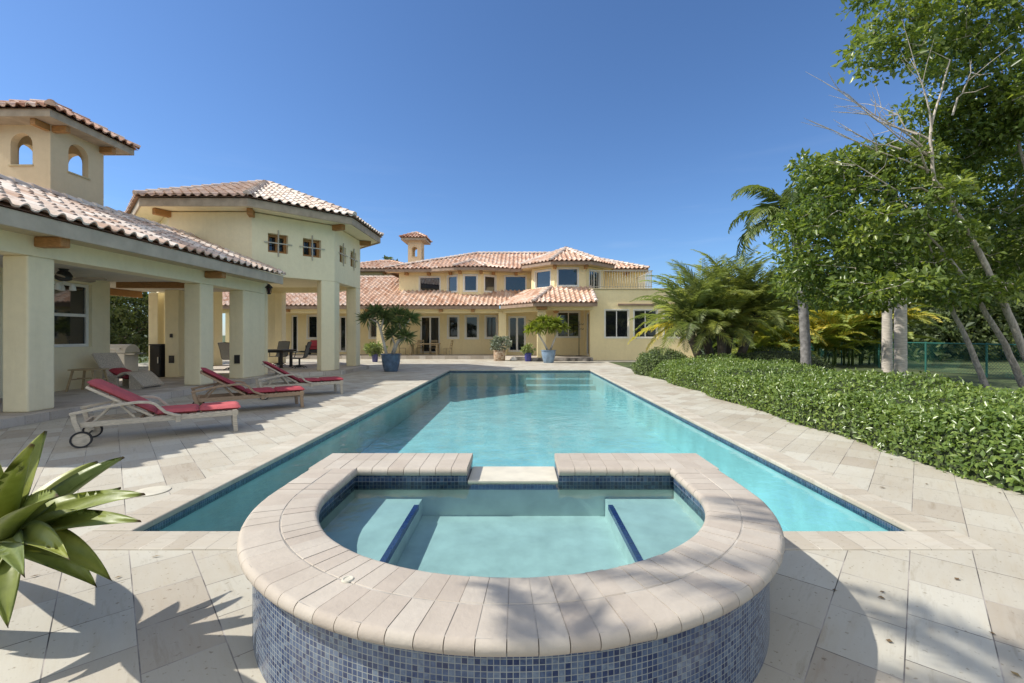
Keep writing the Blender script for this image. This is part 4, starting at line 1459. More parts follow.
# =====================================================================================
# PLANTS
# =====================================================================================
def P(u, v, Y):
    return Vector((at(u, Y), Y, zz(v, Y)))

# agave in the left foreground ---------------------------------------------------------
ag = thing('agave', 'big green foxtail agave rosette leaning in from the left edge over the paving', 'agave', (-3.0, 2.25, 0))
def agave_leaf(c, tip, W, sag, rnd):
    c, tip = Vector(c), Vector(tip)
    L = (tip - c).length
    ctl = c + (tip - c) * 0.5 + Vector((0, 0, sag * L))
    n = 16
    rows = []
    for i in range(n + 1):
        t = i / n
        p = c * (1 - t) ** 2 + ctl * 2 * t * (1 - t) + tip * t * t
        d = ((ctl - c) * 2 * (1 - t) + (tip - ctl) * 2 * t).normalized()
        s = d.cross(Vector((0, 0, 1)))
        if s.length < 0.2: s = d.cross(Vector((0.3, -1, 0.2)))
        s.normalize()
        u = s.cross(d)
        if u.z < 0: u, s = -u, -s
        view = Vector((0.1, -1, 0.5)); view = (view - d * view.dot(d))
        if view.length > .2:
            u = (u + view.normalized() * 0.9).normalized(); s = d.cross(u).normalized()
        w = W * min(1.0, 0.42 + 1.7 * t) * max(0.0, 1 - t ** 2.5) ** 0.95 + 0.001
        th = 0.020 * (1 - t) ** 0.7 + 0.001
        top = [p + s * (x * w / 2) + u * (0.34 * w * abs(x) ** 1.6 + 0.008 * math.sin(5 * t + x * 3 + rnd * 9)) for x in (-1, -.66, -.33, 0, .33, .66, 1)]
        bot = [p + s * (x * w / 2) + u * (0.34 * w * abs(x) ** 1.6 - th * (1 - x * x)) for x in (.66, .33, 0, -.33, -.66)]
        rows.append(top + bot)
    m = MB()
    m.grid(rows, closed=True, uvs=lambda i, j: (rnd, i / n))
    m.build('leaf', M['agave'], ag, smooth=True)
AC = P(6, 541, 2.2)
tips = [(46, 431, 2.36, .16, .02), (33, 444, 1.98, .17, .06), (58, 495, 1.72, .13, .08), (98, 462, 2.55, .13, .08), (124, 457, 2.40, .12, .05),
        (121, 488, 2.62, .11, .06), (145, 494, 2.16, .13, .10), (141, 521, 2.05, .11, .08), (112, 581, 1.95, .12, .16), (97, 587, 2.08, .11, .14),
        (24, 577, 1.72, .09, .10), (8, 628, 1.95, .12, .25), (-30, 450, 2.3, .15, .04), (-60, 500, 2.0, .15, .06), (-110, 470, 2.2, .14, .06),
        (-115, 545, 2.1, .13, .1), (-80, 600, 2.2, .13, .15), (-10, 470, 2.75, .13, .05), (40, 520, 2.85, .12, .08), (-60, 520, 2.8, .12, .08), (-45, 640, 1.9, .13, .2), (20, 455, 2.5, .13, .03), (70, 560, 1.75, .10, .12), (-20, 430, 2.1, .13, .03)]
for u, v, Y, W, sag in tips:
    agave_leaf(AC, P(u, v, Y), W * 1.26, sag, random.random())
m = MB(); m.tube([(-3.0, 2.25, 0.0), (-2.95, 2.25, 0.2), (-2.75, 2.22, 0.38), tuple(AC)], [0.06, 0.055, 0.05, 0.045], 10)
m.build('stem', M['bark'], ag, smooth=True)

# clipped hedges --------------------------------------------------------------------------
def hedge(name, label, surf, n, leaf, mat, core):
    """surf(k) -> positions, outward normals"""
    t = thing(name, label, 'hedge', core[0])
    core[1].build('twigs', M['hedge_core'], t, smooth=True)
    pos, nor = surf(n)
    d = norm(RNG.normal(size=(n, 3)) * 0.8 + nor * 0.35 + np.array([0, 0, 0.25]))
    nn = norm(nor * 0.8 + np.array([-0.25, -0.1, 0.3]) + RNG.normal(size=(n, 3)) * 0.42)
    pos = pos - nor * RNG.uniform(-0.02, 0.14, n)[:, None] ** 1.0
    ln = leaf * RNG.uniform(0.6, 1.35, n)
    patch = 0.5 + 0.5 * np.sin(pos[:, 0] * 3.1 + np.sin(pos[:, 1] * 2.3) * 2) * np.sin(pos[:, 1] * 1.9 + 1)
    tone = np.clip(RNG.beta(1.6, 2.2, n) * 0.8 + patch * 0.2, 0, 1)
    leaf_mesh('foliage', M[mat], t, pos, d, nn, ln, ln * RNG.uniform(0.42, 0.6, n), tone, 0.16, 0.2)
    return t
HX0, HX1 = 4.70, 7.7
def hprof(s, y):
    """distance s along the section (0..1) -> x, z of the clipped mound"""
    s = np.asarray(s)
    lump = 0.05 * np.sin(y * 1.7 + 0.5) + 0.04 * np.sin(y * 3.9 + s * 5) + 0.03 * np.sin(y * 7.3 + s * 11)
    a = np.clip(s / 0.28, 0, 1)
    x = np.where(s < 0.28, 0.32 * (1 - np.cos(a * np.pi / 2)), 0.32 + (s - 0.28) / 0.72 * (HX1 - HX0 - 0.32))
    z = np.where(s < 0.28, 0.60 * np.sin(a * np.pi / 2), 0.60 + 0.14 * np.sin(np.clip((s - 0.28) / 0.5, 0, 1) * np.pi / 2) - 0.5 * np.clip((s - 0.78) / 0.22, 0, 1) ** 2)
    return HX0 + x + 0.07 * np.sin(y * 2.2) + lump * 0.4, z + lump * np.clip(s * 4, 0, 1)
HY0, HY1 = 2.0, 16.3
def endfade(y):
    return np.sqrt(np.clip(1 - np.clip((y - (HY1 - 1.0)) / 1.0, 0, 1) ** 2, 0.02, 1))
def hsurf(n):
    y = HY0 + (HY1 - HY0) * RNG.uniform(0, 1, n) ** 1.35
    s = np.where(RNG.uniform(0, 1, n) < 0.38, RNG.uniform(0, 0.3, n), RNG.uniform(0.25, 1, n))
    def pt(s, y):
        x, z = hprof(s, y)
        return np.stack([x, y, z * endfade(y)], 1)
    p = pt(s, y)
    ds = pt(s + 0.01, y) - p
    dy = pt(s, y + 0.02) - p
    nn = norm(np.cross(ds, dy))
    nn[nn[:, 2] < 0] *= -1
    nn = np.where((s < 0.25)[:, None] & (nn[:, :1] > 0), nn * np.array([-1, 1, 1]), nn)
    return p, nn
cm = MB()
rows = []
for y in np.linspace(HY0, HY1, 70):
    ss = np.linspace(0, 1, 22)
    x, z = hprof(ss, y)
    cx = 6.2
    rows.append([(cx + (xx - cx) * 0.965, y, max(0.0, zz_ * float(endfade(np.array(y))) - 0.09) if i else 0.0) for i, (xx, zz_) in enumerate(zip(x, z))])
cm.grid(rows)
hedge('hedge', 'long low clipped green hedge running along the right side of the pool', hsurf, 62000, 0.064, 'leaf_hedge', ((6.2, 9, 0), cm))
def mound(name, label, c, r, h, n, leaf, mat):
    def sf(k):
        d = norm(RNG.normal(size=(k, 3)))
        d[:, 2] = np.abs(d[:, 2])
        lump = 1 + 0.06 * np.sin(d[:, 0] * 5 + d[:, 1] * 4) + 0.05 * np.sin(d[:, 2] * 9 + d[:, 0] * 7)
        p = np.array(c) + np.sign(d) * np.abs(d) ** 0.8 * np.array([r[0], r[1], h]) * lump[:, None] * 0.98
        return p, norm(d / np.array([r[0], r[1], h]))
    cmb = MB()
    rows = []
    for i in range(11):
        a = math.pi / 2 * i / 10
        rows.append([(c[0] + r[0] * 0.92 * math.cos(a) ** .8 * math.copysign(abs(math.cos(b)) ** .8, math.cos(b)), c[1] + r[1] * 0.92 * math.cos(a) ** .8 * math.copysign(abs(math.sin(b)) ** .8, math.sin(b)), h * 0.92 * math.sin(a) ** .8) for b in [2 * math.pi * k / 28 for k in range(28)]])
    cmb.grid(rows, closed=True)
    return hedge(name, label, sf, n, leaf, mat, (c, cmb))
mound('rounded_shrub', 'rounded clipped shrub at the far left end of the long hedge', (5.45, 17.3, 0), (1.05, 1.0), 0.98, 6500, 0.07, 'leaf_bush')
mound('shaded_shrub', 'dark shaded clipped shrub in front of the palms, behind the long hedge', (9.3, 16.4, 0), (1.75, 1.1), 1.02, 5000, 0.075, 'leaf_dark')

# ficus tree on the right ------------------------------------------------------------------
fic = thing('ficus_tree', 'large leafy tree with pale forked trunks and bare twigs beside the hedge', 'tree', (9.2, 8.5, 0))
trunks = [[(8.95, 8.6, 0.0), P(991, 395, 8.6), P(970, 349, 8.5), P(949, 303, 8.4), P(938, 272, 8.3), P(925, 235, 8.2)],
          [(9.75, 8.3, 0.0), P(1022, 385, 8.3), P(1005, 345, 8.2), P(980, 303, 8.1), P(952, 261, 8.0), P(936, 245, 7.9), P(900, 200, 7.8)],
          [(10.3, 8.1, 0.0), P(1030, 365, 8.0), P(1008, 312, 7.9), P(978, 250, 7.8), P(946, 194, 7.7), P(934, 180, 7.6), P(931, 127, 7.5), P(950, 60, 7.5)],
          [(10.5, 8.5, 0.0), P(1060, 330, 8.5), P(1050, 250, 8.5), P(1020, 150, 8.5), P(1000, 60, 8.4)]]
nodes = []
for k, t in enumerate(trunks):
    pts = []
    t = [Vector(p) for p in t]
    for i in range(len(t) - 1):
        for j in range(4):
            f = j / 4
            pts.append(t[i].lerp(t[i + 1], f) + Vector((random.uniform(-.015, .015), random.uniform(-.02, .02), 0)))
    pts.append(t[-1])
    n = len(pts)
    r = [0.072 * (1 - 0.86 * (i / (n - 1)) ** 0.9) for i in range(n)]
    m = MB(); m.tube(pts, r, 10)
    m.build('trunk', M['bark'], fic, smooth=True)
    nodes += [(np.array(p), rr) for p, rr in zip(pts[n // 3:], r[n // 3:])]
lobes = [(868, 228, 84, 62, 8.6, 1.5, 150), (835, 170, 40, 22, 8.4, 0.9, 28), (822, 275, 38, 22, 9.4, 1.0, 28), (800, 225, 20, 22, 8.8, 0.6, 9), (995, 205, 85, 88, 10.4, 1.2, 165),
         (978, 95, 52, 48, 8.4, 1.1, 56), (880, 55, 36, 13, 7.9, 0.5, 13), (905, 20, 30, 18, 7.9, 0.6, 12), (985, 25, 75, 42, 8.4, 1.2, 74), (1085, 150, 75, 140, 8.6, 1.5, 110), (900, 292, 95, 14, 8.2, 1.4, 46),
         (990, 262, 70, 30, 11.0, 1.0, 40), (893, 158, 32, 15, 8.0, 0.7, 12), (930, -30, 90, 30, 8.3, 1.0, 30), (945, 158, 40, 24, 9.2, .9, 30), (1005, 112, 52, 32, 8.4, 1.2, 44), (935, 258, 55, 30, 10.0, 1.0, 40)]
cen = []
for u, v, hu, hv, Y, dy, n in lobes:
    for _ in range(n):
        while True:
            d = RNG.uniform(-1, 1, 3)
            if d @ d < 1: break
        y = Y + d[1] * dy
        k = y / Y
        cen.append((at(u, Y) + d[0] * hu * Y / 455, y, zz(v, Y) + d[2] * hv * Y / 455))
cen = np.array(cen)
rad = RNG.uniform(0.24, 0.42, len(cen))
clumps('crown', M['leaf_ficus'], fic, cen, rad, 64, 0.112, flat=0.45, up=0.9, wid=0.5)
bm_ = MB()
order = np.argsort([min(np.linalg.norm(c - q[0]) for q in nodes) for c in cen])
for i in order:
    c = cen[i]
    best = min(nodes, key=lambda q: np.linalg.norm(c - q[0]) + (0.6 if q[0][2] > c[2] + 0.2 else 0))
    a = best[0]
    dist = np.linalg.norm(c - a)
    if dist < 0.15: continue
    mid = (a + c) / 2 + RNG.normal(size=3) * 0.07 * dist + np.array([0, 0, 0.06 * dist])
    r0 = max(0.007, min(best[1] * 0.6, 0.012 + 0.012 * dist))
    pts = [a * (1 - t) ** 2 + mid * 2 * t * (1 - t) + c * t * t for t in (0, .25, .5, .75, 1)]
    bm_.tube(pts, [r0, r0 * .85, r0 * .7, r0 * .55, r0 * .35], 5, cap=False)
    nodes += [(p, r0 * .6) for p in pts[1:]]
for (u, v, Y), (u2, v2, Y2) in (((925, 170, 7.7), (812, 122, 7.5)), ((928, 150, 7.6), (843, 92, 7.6)), ((930, 160, 7.6), (850, 108, 7.2)), ((915, 140, 7.5), (828, 80, 7.7)), ((932, 140, 7.6), (868, 100, 7.9)),
                                ((900, 150, 7.5), (842, 128, 7.4)), ((931, 130, 7.5), (915, 55, 7.4)), ((933, 170, 7.6), (885, 118, 7.3)), ((955, 110, 7.6), (975, 60, 7.3)), ((940, 200, 7.6), (830, 160, 7.4))):
    a, c = np.array(P(u, v, Y)), np.array(P(u2, v2, Y2))
    pts = [a + (c - a) * t + RNG.normal(size=3) * 0.035 for t in (0, .2, .4, .6, .8, 1)]
    bm_.tube(pts, [.018, .015, .012, .009, .006, .003], 5, cap=False)
    for t in (2, 3, 4):
        q = pts[t]
        for _ in range(2):
            e = q + (c - a) * 0.22 + RNG.normal(size=3) * 0.18
            bm_.tube([q, (q + e) / 2 + RNG.normal(size=3) * .02, e], [.007, .005, .002], 4, cap=False)
bm_.build('branches', M['bark'], fic, smooth=True, fix=False)

# clump of date palms -------------------------------------------------------------------------
dp = thing('clumping_palm', 'clump of short feathery palms with several dark trunks beyond the hedge', 'palm', (7.3, 17.2, 0))
acc = new_acc()
rach = MB(); trk = []
for (bu, hu, hv, Y, n, L) in ((703, 688, 325, 16.8, 34, 2.3), (712, 702, 315, 17.4, 36, 2.9), (722, 733, 312, 17.6, 36, 3.0), (731, 757, 315, 17.0, 34, 2.5), (720, 722, 328, 16.6, 26, 2.0)):
    base = Vector((at(bu, Y), Y, 0)); head = P(hu, hv, Y)
    m = MB(); pts = [base, base.lerp(head, 0.4) + Vector((0.04, 0, 0)), base.lerp(head, 0.75), head]
    m.tube(pts, [0.17, 0.15, 0.16, 0.10], 10)
    m.build('trunk', M['bark_dark'], dp, smooth=True)
    for k in range(n):
        az = k * 2.39996 + RNG.uniform(-.2, .2)
        el = R(88) - R(104) * (k / n) ** 1.4
        tone = RNG.uniform(0.15, 0.65) + (0.35 if k / n > 0.86 and RNG.uniform() < 0.6 else 0)
        pr = frond_leaves(acc, np.array(head) + RNG.normal(size=3) * 0.04, az, el, L * RNG.uniform(0.8, 1.1), n=52, leaflet=0.46, droop=R(58) + R(22) * (1 - k / n), vang=0.30, tone=tone, width=0.017, plume=0.35)
        rach.tube([tuple(p) for p in pr[::2]], [0.014 - 0.0015 * i for i in range(len(pr[::2]))], 4, cap=False)
acc_mesh('fronds', M['leaf_palm'], dp, acc)
rach.build('frond_stalks', M['leaf_areca'], dp, smooth=True, fix=False)

# tall palms with bare trunks ----------------------------------------------------------------
def tall_palm(label, bu, Y, tv, r0, r1, mat, nf, L, leafmat, droop=R(95), el0=R(75), el1=R(-15), plume=0.5, lean=0.0, rings=True):
    b = Vector((at(bu, Y), Y, 0)); h = zz(tv, Y)
    t = thing('palm_tree', label, 'palm', b, None)
    m = MB()
    n = 26
    pts = [b + Vector((lean * (i / n) ** 2, 0, h * i / n)) for i in range(n + 1)]
    rr = [(r0 + (r1 - r0) * i / n) * (1.0 + (0.02 if i % 2 else -0.02)) * (1.25 if i == 0 else 1) for i in range(n + 1)]
    m.tube(pts, rr, 14)
    m.build('trunk', M[mat], t, smooth=True)
    acc = new_acc(); rc = MB()
    top = np.array(pts[-1])
    for k in range(nf):
        az = k * 2.39996 + RNG.uniform(-.2, .2)
        el = el0 + (el1 - el0) * (k / nf)
        pr = frond_leaves(acc, top, az, el, L * RNG.uniform(.85, 1.1), n=44, leaflet=0.46, droop=droop, vang=0.1, tone=RNG.uniform(.2, .8), width=0.034, plume=plume)
        rc.tube([tuple(p) for p in pr[::2]], [0.022 - 0.0024 * i for i in range(len(pr[::2]))], 5, cap=False)
    acc_mesh('fronds', M[leafmat], t, acc, droop=0.3)
    rc.build('frond_stalks', M['leaf_palm_dark'], t, smooth=True, fix=False)
    return t
tall_palm('dark grey palm trunk with drooping plume fronds, left of the leafy tree', 806, 14.5, 215, 0.15, 0.13, 'palm_trunk_dark', 19, 2.5, 'leaf_palm_dark', droop=R(125), lean=-0.45)
tall_palm('thinner pale palm trunk, left one of the pair behind the hedge', 887, 16.5, 250, 0.165, 0.13, 'palm_trunk', 13, 2.0, 'leaf_palm_dark')
tall_palm('thicker pale ringed palm trunk, right one of the pair behind the hedge', 900.5, 15.6, 240, 0.185, 0.16, 'palm_trunk', 13, 2.0, 'leaf_palm_dark')

# yellow green areca clumps beyond the fence ---------------------------------------------------
for bu, Y, L, lab in ((772, 23, 2.6, 'yellow green cane palm clump right behind the short feathery palms'), (826, 22.5, 2.9, 'yellow green cane palm clump between the dark trunk and the pale trunks'), (862, 23, 3.0, 'yellow green cane palm clump just left of the pale palm trunks')):
    b = np.array([at(bu, Y), Y, 0.0])
    t = thing('cane_palm', lab, 'palm', b)
    acc = new_acc(); st = MB()
    for s in range(13):
        q = b + np.array([RNG.uniform(-1.2, 1.2), RNG.uniform(-.6, .6), 0])
        h = RNG.uniform(0.3, 2.2)
        st.tube([tuple(q), tuple(q + np.array([0.05, 0, h]))], [0.05, 0.035], 6)
        for k in range(7):
            frond_leaves(acc, q + np.array([0.05, 0, h]), RNG.uniform(0, 6.28), R(RNG.uniform(25, 80)), L * RNG.uniform(.55, .95), n=22, leaflet=0.55, droop=R(80), vang=0.35, tone=RNG.uniform(0.0, 1.0), width=0.075)
    acc_mesh('fronds', M['leaf_areca'], t, acc)
    st.build('canes', M['leaf_areca'], t, smooth=True, fix=False)

# broad trees in the background ------------------------------------------------------------------
def tree(name, label, x, y, h, w, n, leaf, mat, z0=0.6, per=60, d=None, group=None):
    t = thing(name, label, 'tree', (x, y, 0), group)
    m = MB()
    m.tube([(x, y, 0), (x + .1, y, h * .25), (x - .05, y + .1, h * .5), (x + .1, y, h * .75)], [w * .07, w * .055, w * .04, w * .015], 8)
    cs = []
    d = d or w
    while len(cs) < n:
        q = RNG.uniform(-1, 1, 3)
        if q @ q > 1: continue
        cs.append((x + q[0] * w * (1.0 - 0.25 * max(q[2], 0)), y + q[1] * d, z0 + (h - z0) * (0.5 + 0.5 * q[2])))
    cs = np.array(cs)
    for c in cs[::6]:
        z = min(c[2] * 0.7, h * .6)
        m.tube([(x, y, z * .7), ((x + c[0]) / 2, (y + c[1]) / 2, (z * .7 + c[2]) / 2 + .1), tuple(c)], [w * .02, w * .014, w * .005], 5, cap=False)
    m.build('trunk', M['bark_dark'], t, smooth=True, fix=False)
    clumps('crown', M[mat], t, cs, RNG.uniform(.12, .24, len(cs)) * w, per, leaf, flat=.7, up=.6, wid=.55)
    return t
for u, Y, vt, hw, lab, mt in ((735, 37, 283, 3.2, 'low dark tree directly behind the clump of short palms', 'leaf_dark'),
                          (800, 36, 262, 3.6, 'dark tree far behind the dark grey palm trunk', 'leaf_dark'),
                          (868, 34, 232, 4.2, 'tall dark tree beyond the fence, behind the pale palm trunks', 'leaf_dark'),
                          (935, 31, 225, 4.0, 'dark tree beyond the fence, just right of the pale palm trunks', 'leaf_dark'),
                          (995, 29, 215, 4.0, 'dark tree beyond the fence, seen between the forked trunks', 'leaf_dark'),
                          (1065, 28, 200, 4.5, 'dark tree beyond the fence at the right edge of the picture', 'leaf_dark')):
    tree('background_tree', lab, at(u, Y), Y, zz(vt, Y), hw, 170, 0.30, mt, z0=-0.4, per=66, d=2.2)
for u, Y, vt, hw, lab in ((388, 50, 258, 1.6, 'distant treetop poking above the roof left of the chimney'),):
    tree('distant_tree', lab, at(u, Y), Y, zz(vt, Y), hw, 40, 0.4, 'leaf_dark', z0=4)
for x, y, h, lab in ((-17.8, 18.6, 3.0, 'dark garden tree seen through the covered passage, nearest one'), (-18.6, 21.2, 3.6, 'dark garden tree seen through the passage behind the grill'), (-19.0, 24.4, 3.8, 'dark garden tree seen through the passage beside the inner pillar')):
    tree('garden_tree', lab, x, y, h + 1.2, 1.9, 110, 0.17, 'leaf_dark', z0=0.0, per=64)

# unbroken dark undergrowth under those trees
cs = []
for _ in range(640):
    x = RNG.uniform(11, 62)
    y = RNG.uniform(25.5, 34) if x > 21 else RNG.uniform(31, 36)
    cs.append((x, y, RNG.uniform(0.02, 1.0) ** 1.3 * 4.4))
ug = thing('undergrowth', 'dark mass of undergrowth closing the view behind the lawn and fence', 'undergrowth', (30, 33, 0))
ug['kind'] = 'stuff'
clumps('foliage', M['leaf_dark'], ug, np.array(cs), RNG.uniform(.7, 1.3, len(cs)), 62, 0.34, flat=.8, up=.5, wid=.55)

# palm that stands just outside the frame and throws the dappled shade at the bottom -------------
t = thing('palm_tree', 'palm standing left of the frame, its feathery shade falling on the spa rim', 'palm', (-3.7, 0.55, 0))
m = MB(); m.tube([(-3.7, .55, 0), (-3.72, .55, 2), (-3.65, .6, 4.3)], [.12, .1, .08], 10); m.build('trunk', M['palm_trunk'], t, smooth=True)
acc = new_acc()
for k in range(13):
    frond_leaves(acc, (-3.65, .6, 4.3), k * 2.4, R(70) - R(80) * k / 13, 1.25, n=26, leaflet=.32, droop=R(90), vang=.2, width=.03)
acc_mesh('fronds', M['leaf_palm_dark'], t, acc)

t = thing('palm_tree', 'taller leaning palm left of the frame, its soft shade falling on the right paving', 'palm', (-4.3, 0.2, 0))
m = MB(); m.tube([(-4.3, .2, 0), (-4.25, .35, 3), (-3.75, 1.2, 6.0)], [.12, .10, .07], 10); m.build('trunk', M['palm_trunk'], t, smooth=True)
acc = new_acc()
for k in range(12):
    frond_leaves(acc, (-3.75, 1.2, 6.0), k * 2.4, R(60) - R(75) * k / 12, 1.35, n=24, leaflet=.34, droop=R(90), vang=.2, width=.04)
acc_mesh('fronds', M['leaf_palm_dark'], t, acc)

# dry leaves and bits on the paving
nb = 70
bx_ = np.where(RNG.uniform(0, 1, nb) < .7, 4.75 - np.abs(RNG.normal(0, .25, nb)), RNG.uniform(-3, 4.5, nb))
by_ = np.where(bx_ > 3.4, RNG.uniform(2.5, 15, nb), RNG.uniform(1.9, 3.1, nb))
ll = thing('fallen_leaves', 'scattered dry leaves and bits lying on the paving along the hedge', 'leaves', (4, 6, 0))
ll['kind'] = 'stuff'
an = RNG.uniform(0, 6.28, nb)
leaf_mesh('leaf_litter', M['litter'], ll, np.stack([bx_, by_, np.full(nb, .006)], 1), np.stack([np.cos(an), np.sin(an), np.full(nb, .08)], 1), np.tile([0., 0, 1], (nb, 1)), RNG.uniform(.025, .07, nb), RNG.uniform(.012, .03, nb), RNG.uniform(0, 1, nb), .1, .0)

# potted plants -------------------------------------------------------------------------------------
def pot(t, c, r0, r1, h, mat, rim=0.04):
    m = MB()
    m.lathe([(0, 0), (r0 * .96, 0), (r0, 0.01), (r0 + (r1 - r0) * .55, h * .4), (r1 * .97, h * .8), (r1 * .96, h - rim), (r1 + 0.02, h - rim + .005), (r1 + 0.025, h - .01), (r1, h), (r1 - .05, h - .01), (r1 - .06, h - .08), (0, h - .08)], c, 36)
    m.build('pot', M[mat], t, smooth=True, angle=50, fix=True)
    m = MB(); m.lathe([(0, h - .075), (r1 - .058, h - .078)], c, 24); m.build('soil', M['soil'], t)
c = (at(391, 18.75), 18.75, 0)
t = thing('potted_dracaena', 'dark green spiky multi headed plant in a big dark blue pot by the pool corner', 'potted plant', c)
pot(t, c, .27, .40, .73, 'pot_blue')
m = MB(); Y = 18.75
for pts, r in (([(387, 357, 0), (384, 345, .05), (380, 330, .1), (377, 322, .1), (368, 319, .1)], .06), ([(380, 330, .1), (383, 318, .1)], .04), ([(393, 357, -.05), (398, 343, -.1), (404, 332, -.15), (407, 324, -.2), (411, 320, -.2)], .06), ([(398, 343, -.1), (407, 338, -.2)], .035), ([(403, 333, -.15), (398, 318, -.1)], .035), ([(390, 355, .2), (393, 344, .25), (390, 338, .3)], .035)):
    m.tube([P(u, v, Y) + Vector((0, d, 0)) for u, v, d in pts], [r * (1 - .1 * i) for i in range(len(pts))], 8)
m.build('stems', M['cane'], t, smooth=True)
acc = new_acc()
for u, v, d, ax in ((367, 319, .1, (-.6, 0, .8)), (376, 313, .0, (-.2, .2, 1)), (384, 316, .1, (0, -.3, 1)), (398, 315, -.1, (0, .1, 1)), (411, 319, -.2, (.5, 0, .9)), (391, 336, .3, (0, -.2, 1)), (407, 337, -.2, (.4, -.3, .8)), (388, 322, .3, (0, .3, 1)), (402, 324, -.3, (.1, -.4, .9))):
    rosette(acc, P(u, v, Y) + Vector((0, d, 0)), ax, 85, .46, .032, 0.75)
acc_mesh('foliage', M['leaf_drac'], t, acc, fold=.2, droop=.3)
Y = 24.6
c = (at(548.5, Y), Y, 0)
t = thing('potted_dracaena', 'lime green plant with V shaped pale trunks in a large pale blue pot', 'potted plant', c)
pot(t, c, .27, .40, .69, 'pot_pale')
m = MB()
for pts, r in (([(548, 351, 0), (544, 343, 0), (539, 335, 0), (534, 329, 0)], .055), ([(539, 335, 0), (545, 326, .1)], .04), ([(550, 351, 0), (554, 341, 0), (557, 333, 0), (561, 327, 0)], .055), ([(557, 333, 0), (552, 325, -.1)], .04)):
    m.tube([P(u, v, Y) + Vector((0, d, 0)) for u, v, d in pts], [r * (1 - .12 * i) for i in range(len(pts))], 8)
m.build('stems', M['cane'], t, smooth=True)
acc = new_acc()
for u, v, d, ax in ((531, 329, 0, (-.6, 0, .8)), (536, 325, .2, (-.2, .2, 1)), (543, 322, 0, (-.1, -.2, 1)), (549, 322, .3, (0, 0, 1)), (555, 323, -.1, (.1, -.1, 1)), (562, 327, 0, (.6, 0, .8)), (540, 329, -.3, (-.2, -.5, .8)), (555, 329, -.2, (.2, -.4, .8)), (548, 328, -.3, (0, -.5, .8))):
    rosette(acc, P(u, v, Y) + Vector((0, d, 0)), ax, 85, .42, .05, 0.8, .55)
acc_mesh('foliage', M['leaf_lime'], t, acc, fold=.2, droop=.4)
def shrub_pot(label, c, pr, h, pm, fr, fz, n, leaf, lm, wid=.5):
    t = thing('potted_shrub', label, 'potted plant', c)
    pot(t, c, *pr, h, pm)
    cs = []
    while len(cs) < n:
        q = RNG.uniform(-1, 1, 3)
        if q @ q < 1: cs.append((c[0] + q[0] * fr, c[1] + q[1] * fr, h + fz * (.45 + .5 * q[2])))
    cs = np.array(cs)
    m = MB()
    for q in cs[::2]:
        m.tube([(c[0], c[1], h - .08), ((c[0] + q[0]) / 2, (c[1] + q[1]) / 2, h + (q[2] - h) * .55), tuple(q)], [.014, .010, .005], 5, cap=False)
    m.build('stems', M['cane'], t, smooth=True, fix=False)
    clumps('foliage', M[lm], t, cs, RNG.uniform(.10, .17, len(cs)), 30, leaf, flat=.8, up=.5, wid=wid)
    return t
shrub_pot('small cobalt blue pot of trailing succulents, left of the lime green plant', (at(528, 25.9), 25.9, 0), (.16, .21), .50, 'pot_cobalt', .34, .40, 22, .13, 'leaf_pale')
shrub_pot('small indigo pot with a pale bushy plant, left of the big dark blue pot', (at(375, 25.3), 25.3, 0), (.14, .18), .44, 'pot_indigo', .46, .62, 28, .17, 'leaf_pale')
shrub_pot('silvery leaved shrub in a rough brick pattern planter before the porch', (at(499.5, 26.7), 26.7, 0), (.33, .36), .60, 'rubble', .58, .90, 30, .16, 'leaf_silver')
m = MB(); c = (at(513.5, 26.8), 26.8)
rows = [[(c[0] + .22 * math.cos(a) * math.cos(b) * (1 + .2 * math.sin(3 * a + b)), c[1] + .17 * math.sin(a) * math.cos(b), .004 + max(0, .19 * math.sin(b) * (1 + .25 * math.sin(2 * a)))) for a in [2 * math.pi * k / 14 for k in range(14)]] for b in [math.pi / 2 * k / 6 for k in range(7)]]
m.grid(rows, closed=True); m.poly(list(reversed(rows[0])))
tag(m.build('rock', M['white_stone'], smooth=True), 'small white rock on the paving between the brick planter and cobalt pot', 'rock')

# =====================================================================================
# FENCE
# =====================================================================================
FX = 16.8
fn = thing('chain_link_fence', 'low green chain link fence on the lawn behind the palm trunks', 'fence', (FX, 20, 0))
fy = [9.0 + 2.45 * i for i in range(12)]
for y in fy:
    m = MB(); m.tube([(FX, y, -0.03), (FX, y, 1.22)], .033, 8); m.build('post', M['fence'], fn, smooth=True, angle=40)
m = MB(); m.tube([(FX, fy[0], 1.17), (FX, fy[-1], 1.17)], .024, 8); m.build('top_rail', M['fence'], fn, smooth=True, angle=40)
m = MB()
H = 1.12; s = .11
yy = fy[0] - H
while yy < fy[-1]:
    for sg in (1, -1):
        a, b = (yy, yy + H) if sg == 1 else (yy + H, yy)
        z0, z1 = .03, .03 + H
        # clip to fence ends
        if min(a, b) < fy[0] or max(a, b) > fy[-1]: continue
        m.bar((FX - .004 * sg, a, z0), (FX - .004 * sg, b, z1), .0045, .0045, up=(1, 0, 0))
    yy += s
m.build('wire_mesh', M['fence'], fn, fix=False)

# =====================================================================================
# SUN LOUNGERS
# =====================================================================================
def sweep_rect(mb, pts, w, h):
    """rectangular section along pts in the local xz plane; w across (y), h thick"""
    pts = [Vector(p) for p in pts]
    rows = []
    for i, p in enumerate(pts):
        d = (pts[min(i + 1, len(pts) - 1)] - pts[max(i - 1, 0)]).normalized()
        y = Vector((0, 1, 0)); u = d.cross(y).normalized()
        if u.z < 0 and abs(d.x) > .3: u = -u
        rows.append([p + y * w / 2 + u * h / 2, p - y * w / 2 + u * h / 2, p - y * w / 2 - u * h / 2, p + y * w / 2 - u * h / 2])
    mb.grid(rows, closed=True); mb.poly(list(reversed(rows[0]))); mb.poly(rows[-1])

